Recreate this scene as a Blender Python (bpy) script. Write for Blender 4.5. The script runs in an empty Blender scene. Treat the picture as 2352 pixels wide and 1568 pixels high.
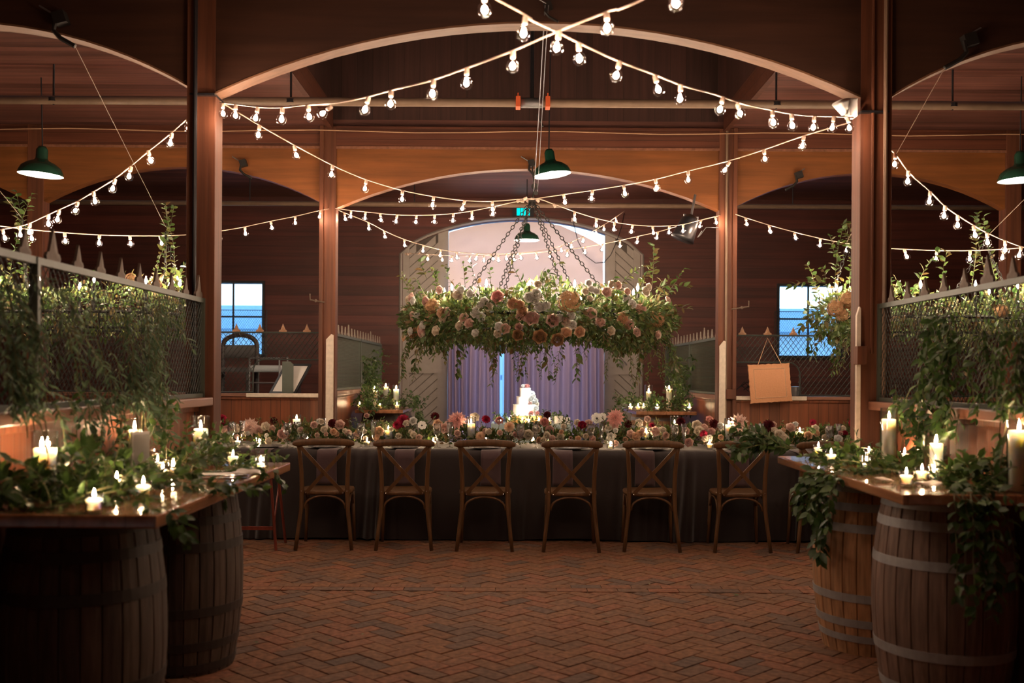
import bpy, math, random
import numpy as np
from mathutils import Vector, Matrix

random.seed(11)
rng = np.random.default_rng(11)
SC = bpy.context.scene
COL = SC.collection
PI = math.pi

# ------------------------------------------------------------------ camera, world, exposure
F, CX, HY, EYE, ROLL = 2287.0, 1176.0, 860.0, 1.41, math.radians(0.35)
cam_d = bpy.data.cameras.new('camera')
cam_d.lens = 35.0
cam_d.sensor_width = 36.0
cam_d.shift_y = (HY - 784.0) / 2352.0
cam_d.clip_start = 0.05
cam_d.clip_end = 200
cam_d.dof.use_dof = True
cam_d.dof.focus_distance = 8.4
cam_d.dof.aperture_fstop = 2.2
cam = bpy.data.objects.new('camera', cam_d)
COL.objects.link(cam)
cam.location = (0, 0, EYE)
cam.rotation_euler = (Matrix.Rotation(math.radians(90), 4, 'X') @ Matrix.Rotation(ROLL, 4, 'Z')).to_euler()
SC.camera = cam

world = bpy.data.worlds.new('dusk_sky')
SC.world = world
world.use_nodes = True
wn = world.node_tree
bg = wn.nodes['Background']
tc = wn.nodes.new('ShaderNodeTexCoord')
sp = wn.nodes.new('ShaderNodeSeparateXYZ')
rp = wn.nodes.new('ShaderNodeValToRGB')
rp.color_ramp.elements[0].position = 0.0
rp.color_ramp.elements[0].color = (0.75, 0.95, 1.0, 1)
rp.color_ramp.elements[1].position = 0.5
rp.color_ramp.elements[1].color = (0.22, 0.48, 1.0, 1)
wn.links.new(tc.outputs['Generated'], sp.inputs[0])
wn.links.new(sp.outputs['Z'], rp.inputs[0])
wn.links.new(rp.outputs[0], bg.inputs[0])
bg.inputs[1].default_value = 2.8

SC.view_settings.view_transform = 'Standard'
SC.view_settings.look = 'None'
SC.view_settings.exposure = 0.38
SC.view_settings.gamma = 1.0
SC.view_settings.use_curve_mapping = False
cy = SC.cycles
cy.use_denoising = True
cy.max_bounces = 9
cy.diffuse_bounces = 3
cy.glossy_bounces = 3
cy.transmission_bounces = 8
cy.transparent_max_bounces = 24
cy.caustics_reflective = False
cy.caustics_refractive = False
cy.sample_clamp_indirect = 3.0
cy.use_light_tree = True

BULB_W = 560.0      # radiance of the glowing filament of a string bulb
FLAME_W = 560.0     # radiance of a candle flame


# ------------------------------------------------------------------ pixel -> place
def ray(px, py):
    dx, dy = px - CX, py - HY
    c, s = math.cos(ROLL), math.sin(ROLL)
    return (dx * c + dy * s) / F, -(-dx * s + dy * c) / F


def at(px, py, Y):
    a, b = ray(px, py)
    return Vector((a * Y, Y, EYE + b * Y))


def on_z(px, py, z):
    a, b = ray(px, py)
    Y = (z - EYE) / b
    return Vector((a * Y, Y, z))


def on_line(px, py, A, B):
    a, b = ray(px, py)
    ex, ey = B[0] - A[0], B[1] - A[1]
    Y = (A[0] * ey - A[1] * ex) / (a * ey - ex)
    return Vector((a * Y, Y, EYE + b * Y))


# ------------------------------------------------------------------ materials
def nt(name):
    m = bpy.data.materials.new(name)
    m.use_nodes = True
    t = m.node_tree
    for n in list(t.nodes):
        t.nodes.remove(n)
    o = t.nodes.new('ShaderNodeOutputMaterial')
    return m, t, o


def P(t, col, rough=0.6, metal=0.0, **kw):
    b = t.nodes.new('ShaderNodeBsdfPrincipled')
    b.inputs['Base Color'].default_value = (*col, 1)
    b.inputs['Roughness'].default_value = rough
    b.inputs['Metallic'].default_value = metal
    for k, v in kw.items():
        b.inputs[k.replace('_', ' ')].default_value = v
    return b


def plain(name, col, rough=0.6, metal=0.0, noise=0.18, scale=12.0, bump=0.0, **kw):
    m, t, o = nt(name)
    b = P(t, col, rough, metal, **kw)
    L = t.links.new
    tc = t.nodes.new('ShaderNodeTexCoord')
    n = t.nodes.new('ShaderNodeTexNoise')
    n.inputs['Scale'].default_value = scale
    n.inputs['Detail'].default_value = 3
    L(tc.outputs['Object'], n.inputs['Vector'])
    mx = t.nodes.new('ShaderNodeMix')
    mx.data_type = 'RGBA'
    mx.inputs[6].default_value = (*[c * (1 - noise) for c in col], 1)
    mx.inputs[7].default_value = (*[min(1, c * (1 + noise)) for c in col], 1)
    L(n.outputs['Fac'], mx.inputs[0])
    L(mx.outputs[2], b.inputs['Base Color'])
    if bump:
        bp = t.nodes.new('ShaderNodeBump')
        bp.inputs['Strength'].default_value = bump
        bp.inputs['Distance'].default_value = 0.01
        L(n.outputs['Fac'], bp.inputs['Height'])
        L(bp.outputs[0], b.inputs['Normal'])
    L(b.outputs[0], o.inputs[0])
    return m


def island(name, cols, rough=0.6, noise_scale=20.0, trans=0.0, bump=0.0, spec=0.5, stretch=None, metal=0.0):
    """each loose piece of the mesh takes its own tone out of cols"""
    m, t, o = nt(name)
    L = t.links.new
    g = t.nodes.new('ShaderNodeNewGeometry')
    r = t.nodes.new('ShaderNodeValToRGB')
    e = r.color_ramp.elements
    e[0].color = (*cols[0], 1)
    e[1].color = (*cols[-1], 1)
    for i, c in enumerate(cols[1:-1]):
        x = e.new((i + 1) / (len(cols) - 1))
        x.color = (*c, 1)
    L(g.outputs['Random Per Island'], r.inputs[0])
    tc = t.nodes.new('ShaderNodeTexCoord')
    mp = t.nodes.new('ShaderNodeMapping')
    if stretch:
        mp.inputs['Scale'].default_value = stretch
    n = t.nodes.new('ShaderNodeTexNoise')
    n.inputs['Scale'].default_value = noise_scale
    n.inputs['Detail'].default_value = 4
    L(tc.outputs['Object'], mp.inputs[0])
    L(mp.outputs[0], n.inputs['Vector'])
    mr = t.nodes.new('ShaderNodeMapRange')
    mr.inputs['From Min'].default_value = 0.3
    mr.inputs['From Max'].default_value = 0.7
    mr.inputs['To Min'].default_value = 0.62
    mr.inputs['To Max'].default_value = 1.25
    L(n.outputs['Fac'], mr.inputs[0])
    vm = t.nodes.new('ShaderNodeVectorMath')
    vm.operation = 'SCALE'
    L(r.outputs[0], vm.inputs[0])
    L(mr.outputs[0], vm.inputs['Scale'])
    b = P(t, cols[0], rough, metal)
    b.inputs['Specular IOR Level'].default_value = spec
    L(vm.outputs[0], b.inputs['Base Color'])
    if bump:
        bp = t.nodes.new('ShaderNodeBump')
        bp.inputs['Strength'].default_value = bump
        bp.inputs['Distance'].default_value = 0.01
        L(n.outputs['Fac'], bp.inputs['Height'])
        L(bp.outputs[0], b.inputs['Normal'])
    if trans:
        tr = t.nodes.new('ShaderNodeBsdfTranslucent')
        L(vm.outputs[0], tr.inputs[0])
        ms = t.nodes.new('ShaderNodeMixShader')
        ms.inputs[0].default_value = trans
        L(b.outputs[0], ms.inputs[1])
        L(tr.outputs[0], ms.inputs[2])
        L(ms.outputs[0], o.inputs[0])
    else:
        L(b.outputs[0], o.inputs[0])
    return m


def wood(name, col, grain='X', plank=None, width=0.1, rough=0.55, var=0.35, groove=0.4, gs=22.0, spec=0.4):
    m, t, o = nt(name)
    L = t.links.new
    N = t.nodes.new
    tc = N('ShaderNodeTexCoord')
    mp = N('ShaderNodeMapping')
    s = {'X': (0.9, gs, gs), 'Y': (gs, 0.9, gs), 'Z': (gs, gs, 0.9)}[grain]
    mp.inputs['Scale'].default_value = s
    L(tc.outputs['Object'], mp.inputs[0])
    vec = mp.outputs[0]
    b = P(t, col, rough)
    b.inputs['Specular IOR Level'].default_value = spec
    fac = None
    if plank:
        sx = N('ShaderNodeSeparateXYZ')
        L(tc.outputs['Object'], sx.inputs[0])
        dv = N('ShaderNodeMath'); dv.operation = 'DIVIDE'
        dv.inputs[1].default_value = width
        L(sx.outputs[plank], dv.inputs[0])
        fl = N('ShaderNodeMath'); fl.operation = 'FLOOR'
        L(dv.outputs[0], fl.inputs[0])
        wnz = N('ShaderNodeTexWhiteNoise'); wnz.noise_dimensions = '1D'
        L(fl.outputs[0], wnz.inputs['W'])
        ad = N('ShaderNodeVectorMath'); ad.operation = 'ADD'
        sc = N('ShaderNodeVectorMath'); sc.operation = 'SCALE'
        sc.inputs['Scale'].default_value = 40
        L(wnz.outputs['Color'], sc.inputs[0])
        L(vec, ad.inputs[0]); L(sc.outputs[0], ad.inputs[1])
        vec = ad.outputs[0]
        fr = N('ShaderNodeMath'); fr.operation = 'FRACT'
        L(dv.outputs[0], fr.inputs[0])
        pp = N('ShaderNodeMath'); pp.operation = 'PINGPONG'
        pp.inputs[1].default_value = 0.5
        L(fr.outputs[0], pp.inputs[0])
        gr = N('ShaderNodeMapRange')
        gr.inputs['From Min'].default_value = 0.0
        gr.inputs['From Max'].default_value = 0.005 / width
        gr.inputs['To Min'].default_value = groove
        gr.inputs['To Max'].default_value = 1.0
        L(pp.outputs[0], gr.inputs[0])
        pv = N('ShaderNodeMapRange')
        pv.inputs['To Min'].default_value = 1 - var * 0.8
        pv.inputs['To Max'].default_value = 1 + var * 0.8
        L(wnz.outputs['Value'], pv.inputs[0])
        ml = N('ShaderNodeMath'); ml.operation = 'MULTIPLY'
        L(gr.outputs[0], ml.inputs[0]); L(pv.outputs[0], ml.inputs[1])
        fac = ml.outputs[0]
    n = N('ShaderNodeTexNoise')
    n.inputs['Scale'].default_value = 1.0
    n.inputs['Detail'].default_value = 5
    n.inputs['Roughness'].default_value = 0.6
    L(vec, n.inputs['Vector'])
    mr = N('ShaderNodeMapRange')
    mr.inputs['From Min'].default_value = 0.3
    mr.inputs['From Max'].default_value = 0.7
    mr.inputs['To Min'].default_value = 1 - var
    mr.inputs['To Max'].default_value = 1 + var
    L(n.outputs['Fac'], mr.inputs[0])
    out = mr.outputs[0]
    if fac:
        m2 = N('ShaderNodeMath'); m2.operation = 'MULTIPLY'
        L(out, m2.inputs[0]); L(fac, m2.inputs[1])
        out = m2.outputs[0]
    # broad blotches
    n2 = N('ShaderNodeTexNoise')
    n2.inputs['Scale'].default_value = 1.3
    L(tc.outputs['Object'], n2.inputs['Vector'])
    mr2 = N('ShaderNodeMapRange')
    mr2.inputs['From Min'].default_value = 0.3
    mr2.inputs['From Max'].default_value = 0.7
    mr2.inputs['To Min'].default_value = 0.85
    mr2.inputs['To Max'].default_value = 1.15
    L(n2.outputs['Fac'], mr2.inputs[0])
    m3 = N('ShaderNodeMath'); m3.operation = 'MULTIPLY'
    L(out, m3.inputs[0]); L(mr2.outputs[0], m3.inputs[1])
    vs = N('ShaderNodeVectorMath'); vs.operation = 'SCALE'
    vs.inputs[0].default_value = col
    L(m3.outputs[0], vs.inputs['Scale'])
    L(vs.outputs[0], b.inputs['Base Color'])
    bp = N('ShaderNodeBump')
    bp.inputs['Strength'].default_value = 0.35
    bp.inputs['Distance'].default_value = 0.004
    L(out, bp.inputs['Height'])
    L(bp.outputs[0], b.inputs['Normal'])
    L(b.outputs[0], o.inputs[0])
    return m


def glow(name, col, strength, sampling=True):
    m, t, o = nt(name)
    e = t.nodes.new('ShaderNodeEmission')
    e.inputs[0].default_value = (*col, 1)
    e.inputs[1].default_value = strength
    t.links.new(e.outputs[0], o.inputs[0])
    if not sampling:
        m.cycles.emission_sampling = 'NONE'
    return m


def glassy(name, tint=(1, 1, 1), ior=1.45, boost=1.0, rough=0.07):
    m, t, o = nt(name)
    L = t.links.new
    tr = t.nodes.new('ShaderNodeBsdfTransparent')
    tr.inputs[0].default_value = (*tint, 1)
    gl = t.nodes.new('ShaderNodeBsdfGlossy')
    gl.inputs['Roughness'].default_value = rough
    fr = t.nodes.new('ShaderNodeLayerWeight')
    fr.inputs[0].default_value = 0.5
    pw = t.nodes.new('ShaderNodeMath'); pw.operation = 'POWER'
    pw.inputs[1].default_value = 3.5
    L(fr.outputs['Facing'], pw.inputs[0])
    mu = t.nodes.new('ShaderNodeMath'); mu.operation = 'MULTIPLY_ADD'
    mu.use_clamp = True
    mu.inputs[1].default_value = 0.55 * boost
    mu.inputs[2].default_value = 0.035 * boost
    L(pw.outputs[0], mu.inputs[0])
    ms = t.nodes.new('ShaderNodeMixShader')
    L(mu.outputs[0], ms.inputs[0])
    L(tr.outputs[0], ms.inputs[1])
    L(gl.outputs[0], ms.inputs[2])
    L(ms.outputs[0], o.inputs[0])
    return m


def cloth(name, col, rough=0.9, sheen=0.3, trans=0.0, scale=60):
    m, t, o = nt(name)
    L = t.links.new
    b = P(t, col, rough)
    b.inputs['Sheen Weight'].default_value = sheen
    b.inputs['Specular IOR Level'].default_value = 0.15
    tc = t.nodes.new('ShaderNodeTexCoord')
    n = t.nodes.new('ShaderNodeTexNoise')
    n.inputs['Scale'].default_value = scale
    L(tc.outputs['Object'], n.inputs['Vector'])
    bp = t.nodes.new('ShaderNodeBump')
    bp.inputs['Strength'].default_value = 0.2
    bp.inputs['Distance'].default_value = 0.004
    L(n.outputs['Fac'], bp.inputs['Height'])
    L(bp.outputs[0], b.inputs['Normal'])
    if trans:
        tr = t.nodes.new('ShaderNodeBsdfTranslucent')
        tr.inputs[0].default_value = (*col, 1)
        ms = t.nodes.new('ShaderNodeMixShader')
        ms.inputs[0].default_value = trans
        L(b.outputs[0], ms.inputs[1]); L(tr.outputs[0], ms.inputs[2])
        L(ms.outputs[0], o.inputs[0])
    else:
        L(b.outputs[0], o.inputs[0])
    return m


M = {}
M['brick'] = island('brick_paver', [(0.23, 0.105, 0.052), (0.19, 0.092, 0.05), (0.24, 0.095, 0.052), (0.20, 0.10, 0.056), (0.125, 0.08, 0.062), (0.22, 0.10, 0.05)], 0.75, 30, bump=0.25, spec=0.25)
M['mortar'] = plain('sand_joint', (0.13, 0.07, 0.042), 0.95, noise=0.4, scale=40)
M['wall_back'] = wood('dark_red_boards', (0.072, 0.0175, 0.0115), 'X', 'Z', 0.14, var=0.3, rough=0.5)
M['wall_side'] = wood('dark_red_upright_boards', (0.085, 0.024, 0.016), 'Z', 'Y', 0.14, var=0.3, rough=0.5)
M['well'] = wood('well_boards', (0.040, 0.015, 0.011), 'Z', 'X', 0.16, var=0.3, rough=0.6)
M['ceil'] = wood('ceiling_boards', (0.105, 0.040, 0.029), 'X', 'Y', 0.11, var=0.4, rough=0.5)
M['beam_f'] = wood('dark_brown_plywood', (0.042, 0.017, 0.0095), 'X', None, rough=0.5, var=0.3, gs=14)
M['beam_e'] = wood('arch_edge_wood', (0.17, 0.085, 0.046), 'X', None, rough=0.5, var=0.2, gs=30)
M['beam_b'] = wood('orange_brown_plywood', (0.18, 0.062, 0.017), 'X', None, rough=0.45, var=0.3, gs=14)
M['header'] = wood('brown_header_wood', (0.085, 0.026, 0.013), 'X', 'Z', 0.1, rough=0.5, var=0.3)
M['post'] = wood('post_wood', (0.105, 0.033, 0.0135), 'Z', None, rough=0.65, var=0.35, gs=26)
M['wains'] = wood('wainscot_boards', (0.17, 0.052, 0.021), 'Z', 'X', 0.1, rough=0.38, var=0.3)
M['wains_y'] = wood('wainscot_boards_side', (0.20, 0.066, 0.03), 'Z', 'Y', 0.1, rough=0.38, var=0.3)
M['cap'] = wood('cap_rail_wood', (0.20, 0.085, 0.05), 'Y', None, rough=0.4, var=0.3)
M['capx'] = wood('cap_rail_wood_cross', (0.20, 0.085, 0.05), 'X', None, rough=0.4, var=0.3)
M['bar'] = wood('varnished_bar_wood', (0.42, 0.19, 0.09), 'Y', 'X', 0.22, rough=0.2, var=0.3, groove=0.6, spec=0.5)
for _n in M['bar'].node_tree.nodes:
    if _n.type == 'BSDF_PRINCIPLED':
        _n.inputs['Coat Weight'].default_value = 0.8
        _n.inputs['Coat Roughness'].default_value = 0.06
M['white'] = plain('chipped_cream_paint', (0.62, 0.52, 0.42), 0.6, noise=0.25, scale=30)
M['white_m'] = plain('white_enamel', (0.85, 0.85, 0.82), 0.4, noise=0.03)
M['pipe'] = plain('painted_pipe', (0.20, 0.13, 0.085), 0.5, noise=0.2)
M['orange'] = plain('orange_clamp_paint', (0.75, 0.13, 0.04), 0.5, noise=0.1)
M['steel'] = plain('dull_steel', (0.25, 0.25, 0.26), 0.4, 0.8)
M['black'] = plain('black_iron', (0.02, 0.018, 0.016), 0.5, 0.3)
M['dark'] = plain('dark_iron_screen', (0.035, 0.042, 0.036), 0.55, 0.2)
M['greenframe'] = plain('grey_green_frame_paint', (0.065, 0.075, 0.058), 0.5, noise=0.2)
M['screen_g'] = plain('grey_green_wire', (0.07, 0.085, 0.065), 0.6)
M['rust'] = plain('rusted_finial', (0.10, 0.065, 0.045), 0.7, noise=0.4, scale=60)
M['bronze'] = plain('gilt_finial', (0.22, 0.10, 0.04), 0.5, noise=0.3, scale=60)
M['greyfin'] = plain('grey_finial', (0.22, 0.18, 0.14), 0.7, noise=0.3, scale=60)
M['chair'] = wood('brown_chair_wood', (0.115, 0.057, 0.024), 'Z', None, rough=0.35, var=0.35, gs=40)
M['velvet'] = cloth('dark_mauve_velvet', (0.028, 0.019, 0.018), 0.8, 0.45)
M['napkin'] = cloth('mauve_napkin', (0.085, 0.052, 0.055), 0.9, 0.2)
M['curtain'] = cloth('lavender_curtain', (0.36, 0.27, 0.35), 0.9, 0.1, 0.18)
M['sheet'] = cloth('white_cloth_screen', (0.80, 0.72, 0.74), 0.9, 0.1, 0.10)
M['door'] = plain('grey_door_paint', (0.27, 0.245, 0.22), 0.6, noise=0.15)
M['doorgap'] = plain('dark_board_gap', (0.07, 0.06, 0.05), 0.8)
M['glass'] = glassy('clear_glass', (0.95, 0.96, 0.95), 1.5, 3.6, 0.10)
M['crystal'] = glassy('stemware_glass', (0.94, 0.94, 0.94), 1.5, 5.0, 0.16)
M['bulbglass'] = glassy('clear_bulb_glass', (0.97, 0.95, 0.93), 1.35, 2.6)
M['pane'] = glassy('window_pane', (0.9, 0.97, 1.0), 1.45, 0.6)
M['filament'] = glow('lit_filament', (1.0, 0.70, 0.50), BULB_W)
M['cand'] = glow('lit_candelabra_filament', (1.0, 0.80, 0.58), 1500)
M['flame'] = glow('candle_flame', (1.0, 0.64, 0.36), FLAME_W)
M['lampbulb'] = glow('pendant_bulb', (1.0, 0.90, 0.78), 230)
M['socket'] = plain('cream_socket', (0.65, 0.48, 0.38), 0.5, noise=0.05)
M['cord'] = plain('cream_cord', (0.60, 0.44, 0.34), 0.5, noise=0.05)
M['wax'] = plain('ivory_wax', (0.97, 0.94, 0.88), 0.45, noise=0.01, Subsurface_Weight=0.75, Subsurface_Scale=0.05, Subsurface_Radius=(1.0, 0.85, 0.66))
M['enamel'] = plain('dark_green_enamel', (0.008, 0.040, 0.024), 0.18, noise=0.05)
M['leaf'] = island('glossy_leaf', [(0.02, 0.045, 0.012), (0.05, 0.10, 0.022), (0.03, 0.07, 0.018), (0.09, 0.16, 0.035), (0.04, 0.085, 0.022)], 0.42, 30, 0.3)
M['leaf2'] = island('grey_green_leaf', [(0.06, 0.10, 0.06), (0.10, 0.16, 0.08), (0.13, 0.20, 0.11), (0.06, 0.12, 0.07)], 0.5, 30, 0.3)
M['leaf3'] = island('mixed_arrangement_leaf', [(0.03, 0.06, 0.015), (0.09, 0.15, 0.03), (0.05, 0.10, 0.025), (0.16, 0.20, 0.05), (0.14, 0.08, 0.03), (0.04, 0.09, 0.02)], 0.5, 30, 0.3)
M['stem'] = plain('green_brown_stem', (0.10, 0.10, 0.04), 0.7)
def fl(n, c, t=0.5):
    return island(n, [tuple(x * 0.9 for x in c), c, tuple(min(1, x * 1.08) for x in c)], 0.7, 15, t, spec=0.2)
M['cream'] = fl('cream_petal', (0.95, 0.86, 0.74))
M['whitep'] = fl('white_petal', (0.97, 0.95, 0.91))
M['blush'] = fl('blush_petal', (0.92, 0.70, 0.62))
M['peach'] = fl('peach_petal', (0.93, 0.68, 0.49))
M['pink'] = fl('pink_petal', (0.88, 0.50, 0.46))
M['dusty'] = fl('dusty_pink_petal', (0.80, 0.55, 0.50))
M['burg'] = fl('burgundy_petal', (0.09, 0.008, 0.012), 0.1)
M['mag'] = fl('magenta_petal', (0.38, 0.02, 0.06), 0.15)
M['hyd'] = fl('rusty_hydrangea_petal', (0.46, 0.27, 0.14), 0.2)
M['centre'] = plain('dark_flower_centre', (0.02, 0.015, 0.02), 0.8)
M['icing'] = plain('white_icing', (0.85, 0.84, 0.82), 0.5, noise=0.02)
M['slab'] = wood('rough_wood_slab', (0.45, 0.27, 0.10), 'X', None, rough=0.6, var=0.3)
M['tcloth'] = cloth('pale_blue_cloth', (0.35, 0.45, 0.46), 0.9, 0.1)
M['silver'] = plain('polished_silver', (0.75, 0.72, 0.70), 0.2, 1.0, noise=0.05)
M['china'] = plain('dark_glazed_china', (0.12, 0.11, 0.11), 0.25, noise=0.1)
M['paper'] = plain('white_card', (0.75, 0.72, 0.68), 0.7, noise=0.04)
M['redwood'] = wood('dark_red_wood', (0.15, 0.03, 0.018), 'Z', None, rough=0.4)
M['burlap'] = plain('tan_plaque', (0.55, 0.26, 0.13), 0.8, noise=0.15, scale=80, bump=0.2)
M['twine'] = plain('twine', (0.55, 0.33, 0.20), 0.9)
M['shell'] = plain('oyster_shell', (0.55, 0.5, 0.45), 0.5, noise=0.3, scale=60)
M['teal'] = glow('lit_teal_sign', (0.0, 0.62, 0.58), 1.3)
M['blackp'] = plain('black_plastic', (0.012, 0.012, 0.014), 0.35)
M['leather'] = plain('dark_wood_chair', (0.03, 0.02, 0.02), 0.4)
M['cushion'] = cloth('pale_cushion', (0.45, 0.5, 0.52), 0.9, 0.1)
M['fallen'] = island('fallen_leaf_scrap', [(0.25, 0.22, 0.12), (0.35, 0.25, 0.15), (0.12, 0.14, 0.06), (0.4, 0.33, 0.25)], 0.8, 30)
M['ground'] = plain('outdoor_concrete', (0.30, 0.34, 0.36), 0.9)
M['shed'] = plain('outdoor_shed_wall', (0.55, 0.75, 0.85), 0.8, noise=0.1, scale=3)
M['roofm'] = plain('outdoor_roof', (0.35, 0.52, 0.62), 0.8)
M['hoop_d'] = plain('dark_barrel_hoop', (0.06, 0.05, 0.045), 0.5, 0.4)
M['hoop_g'] = plain('grey_barrel_hoop', (0.33, 0.33, 0.34), 0.55, 0.2, noise=0.3, scale=20)
M['st_dark'] = island('dark_barrel_stave', [(0.075, 0.048, 0.036), (0.11, 0.072, 0.052), (0.06, 0.04, 0.032), (0.12, 0.082, 0.06)], 0.6, 8, bump=0.3, stretch=(6, 6, 0.6))
M['st_tan'] = island('tan_barrel_stave', [(0.42, 0.22, 0.105), (0.48, 0.25, 0.12), (0.36, 0.195, 0.10), (0.44, 0.235, 0.115)], 0.6, 8, bump=0.3, stretch=(6, 6, 0.6))
M['st_grey'] = island('grey_brown_barrel_stave', [(0.18, 0.115, 0.09), (0.23, 0.15, 0.115), (0.14, 0.09, 0.07), (0.20, 0.125, 0.095)], 0.6, 8, bump=0.3, stretch=(6, 6, 0.6))


# ------------------------------------------------------------------ mesh building
class MB:
    def __init__(self):
        self.v, self.f = [], []

    def add(self, vs, fs):
        n = len(self.v)
        self.v += [tuple(p) for p in vs]
        self.f += [tuple(i + n for i in f) for f in fs]
        return self

    def box(self, x0, x1, y0, y1, z0, z1):
        v = [(x0, y0, z0), (x1, y0, z0), (x1, y1, z0), (x0, y1, z0), (x0, y0, z1), (x1, y0, z1), (x1, y1, z1), (x0, y1, z1)]
        return self.add(v, [(0, 3, 2, 1), (4, 5, 6, 7), (0, 1, 5, 4), (1, 2, 6, 5), (2, 3, 7, 6), (3, 0, 4, 7)])

    def obox(self, c, ax, ay, az):
        """box about c with half-axis vectors"""
        c, ax, ay, az = map(Vector, (c, ax, ay, az))
        v = [c + sx * ax + sy * ay + sz * az for sz in (-1, 1) for sx, sy in ((-1, -1), (1, -1), (1, 1), (-1, 1))]
        return self.add(v, [(0, 3, 2, 1), (4, 5, 6, 7), (0, 1, 5, 4), (1, 2, 6, 5), (2, 3, 7, 6), (3, 0, 4, 7)])

    def tube(self, pts, r, n=6, cap=True, flat=None):
        pts = [Vector(p) for p in pts]
        rs = r if isinstance(r, (list, tuple)) else [r] * len(pts)
        rings = []
        up = None
        for i, p in enumerate(pts):
            d = (pts[min(i + 1, len(pts) - 1)] - pts[max(i - 1, 0)])
            if d.length < 1e-9:
                d = Vector((0, 0, 1))
            d.normalize()
            if up is None:
                up = Vector((0, 0, 1)) if abs(d.z) < 0.9 else Vector((0, 1, 0))
            a = d.cross(up)
            if a.length < 1e-6:
                a = d.cross(Vector((1, 0, 0)))
            a.normalize()
            b = a.cross(d).normalized()
            up = b
            fa, fb = (1, 1) if flat is None else flat
            rings.append([p + rs[i] * (fa * math.cos(2 * PI * k / n) * a + fb * math.sin(2 * PI * k / n) * b) for k in range(n)])
        vs = [q for g in rings for q in g]
        fs = []
        for i in range(len(pts) - 1):
            for k in range(n):
                fs.append((i * n + k, i * n + (k + 1) % n, (i + 1) * n + (k + 1) % n, (i + 1) * n + k))
        if cap:
            fs.append(tuple(range(n - 1, -1, -1)))
            fs.append(tuple((len(pts) - 1) * n + k for k in range(n)))
        return self.add(vs, fs)

    def lathe(self, prof, n=16, c=(0, 0, 0), sx=1, sy=1, close=False):
        vs, fs = [], []
        for r, z in prof:
            for k in range(n):
                a = 2 * PI * k / n
                vs.append((c[0] + r * math.cos(a) * sx, c[1] + r * math.sin(a) * sy, c[2] + z))
        m = len(prof)
        for i in range(m - 1):
            for k in range(n):
                fs.append((i * n + k, i * n + (k + 1) % n, (i + 1) * n + (k + 1) % n, (i + 1) * n + k))
        if close:
            fs.append(tuple(range(n - 1, -1, -1)))
            fs.append(tuple((m - 1) * n + k for k in range(n)))
        return self.add(vs, fs)

    def prism(self, poly, y0, y1):
        """poly in x,z extruded along y"""
        n = len(poly)
        vs = [(x, y0, z) for x, z in poly] + [(x, y1, z) for x, z in poly]
        fs = [tuple(range(n)), tuple(range(2 * n - 1, n - 1, -1))]
        for i in range(n):
            j = (i + 1) % n
            fs.append((i, i + n, j + n, j))
        return self.add(vs, fs)

    def grid(self, fn, nu, nv):
        vs = [fn(i / nu, j / nv) for j in range(nv + 1) for i in range(nu + 1)]
        fs = [(j * (nu + 1) + i, j * (nu + 1) + i + 1, (j + 1) * (nu + 1) + i + 1, (j + 1) * (nu + 1) + i) for j in range(nv) for i in range(nu)]
        return self.add(vs, fs)

    def ball(self, c, r, n=8, m=6, sz=1.0):
        prof = [(max(1e-4, r * math.sin(PI * i / m)), -r * sz * math.cos(PI * i / m)) for i in range(m + 1)]
        return self.lathe(prof, n, c)

    def build(self, name, mat, parent=None, smooth=False, world=True, bevel=0.0, solid=0.0):
        me = bpy.data.meshes.new(name)
        off = Vector((0, 0, 0))
        if parent is not None and world:
            p = parent
            while p is not None:
                off += p.location
                p = p.parent
        v = [tuple(Vector(q) - off) for q in self.v] if off.length > 0 else self.v
        me.from_pydata(v, [], self.f)
        me.materials.append(mat)
        if smooth:
            me.polygons.foreach_set('use_smooth', [True] * len(me.polygons))
        me.update()
        o = bpy.data.objects.new(name, me)
        COL.objects.link(o)
        if parent is not None:
            o.parent = parent
        if solid:
            s = o.modifiers.new('solid', 'SOLIDIFY')
            s.thickness = solid
        if bevel:
            b = o.modifiers.new('bevel', 'BEVEL')
            b.width = bevel
            b.segments = 2
            b.limit_method = 'ANGLE'
        return o


def tag(o, label=None, cat=None, group=None, kind=None):
    if label: o['label'] = label
    if cat: o['category'] = cat
    if group: o['group'] = group
    if kind: o['kind'] = kind
    return o


def thing(name, label, cat, loc=(0, 0, 0), rz=0.0, group=None, kind=None):
    o = bpy.data.objects.new(name, None)
    o.empty_display_size = 0.05
    COL.objects.link(o)
    o.location = loc
    o.rotation_euler = (0, 0, rz)
    return tag(o, label, cat, group, kind)


def copy_tree(o, parent=None):
    c = o.copy()
    COL.objects.link(c)
    if parent is not None:
        c.parent = parent
    for ch in list(o.children):
        copy_tree(ch, c)
    return c


USED = {}


def place(proto, loc, label, rz=0.0, group=None, scale=None, rot=None):
    """the first call moves the thing itself, later calls copy it with its parts"""
    k = proto.name
    if k in USED:
        o = copy_tree(proto)
    else:
        o = proto
        USED[k] = 1
    o.location = loc
    o.rotation_euler = rot if rot else (0, 0, rz)
    if scale:
        o.scale = (scale, scale, scale) if not isinstance(scale, tuple) else scale
    if label: o['label'] = label
    if group: o['group'] = group
    return o


def struct(mb, name, mat, **k):
    return tag(mb.build(name, mat, **k), kind='structure')


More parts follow.
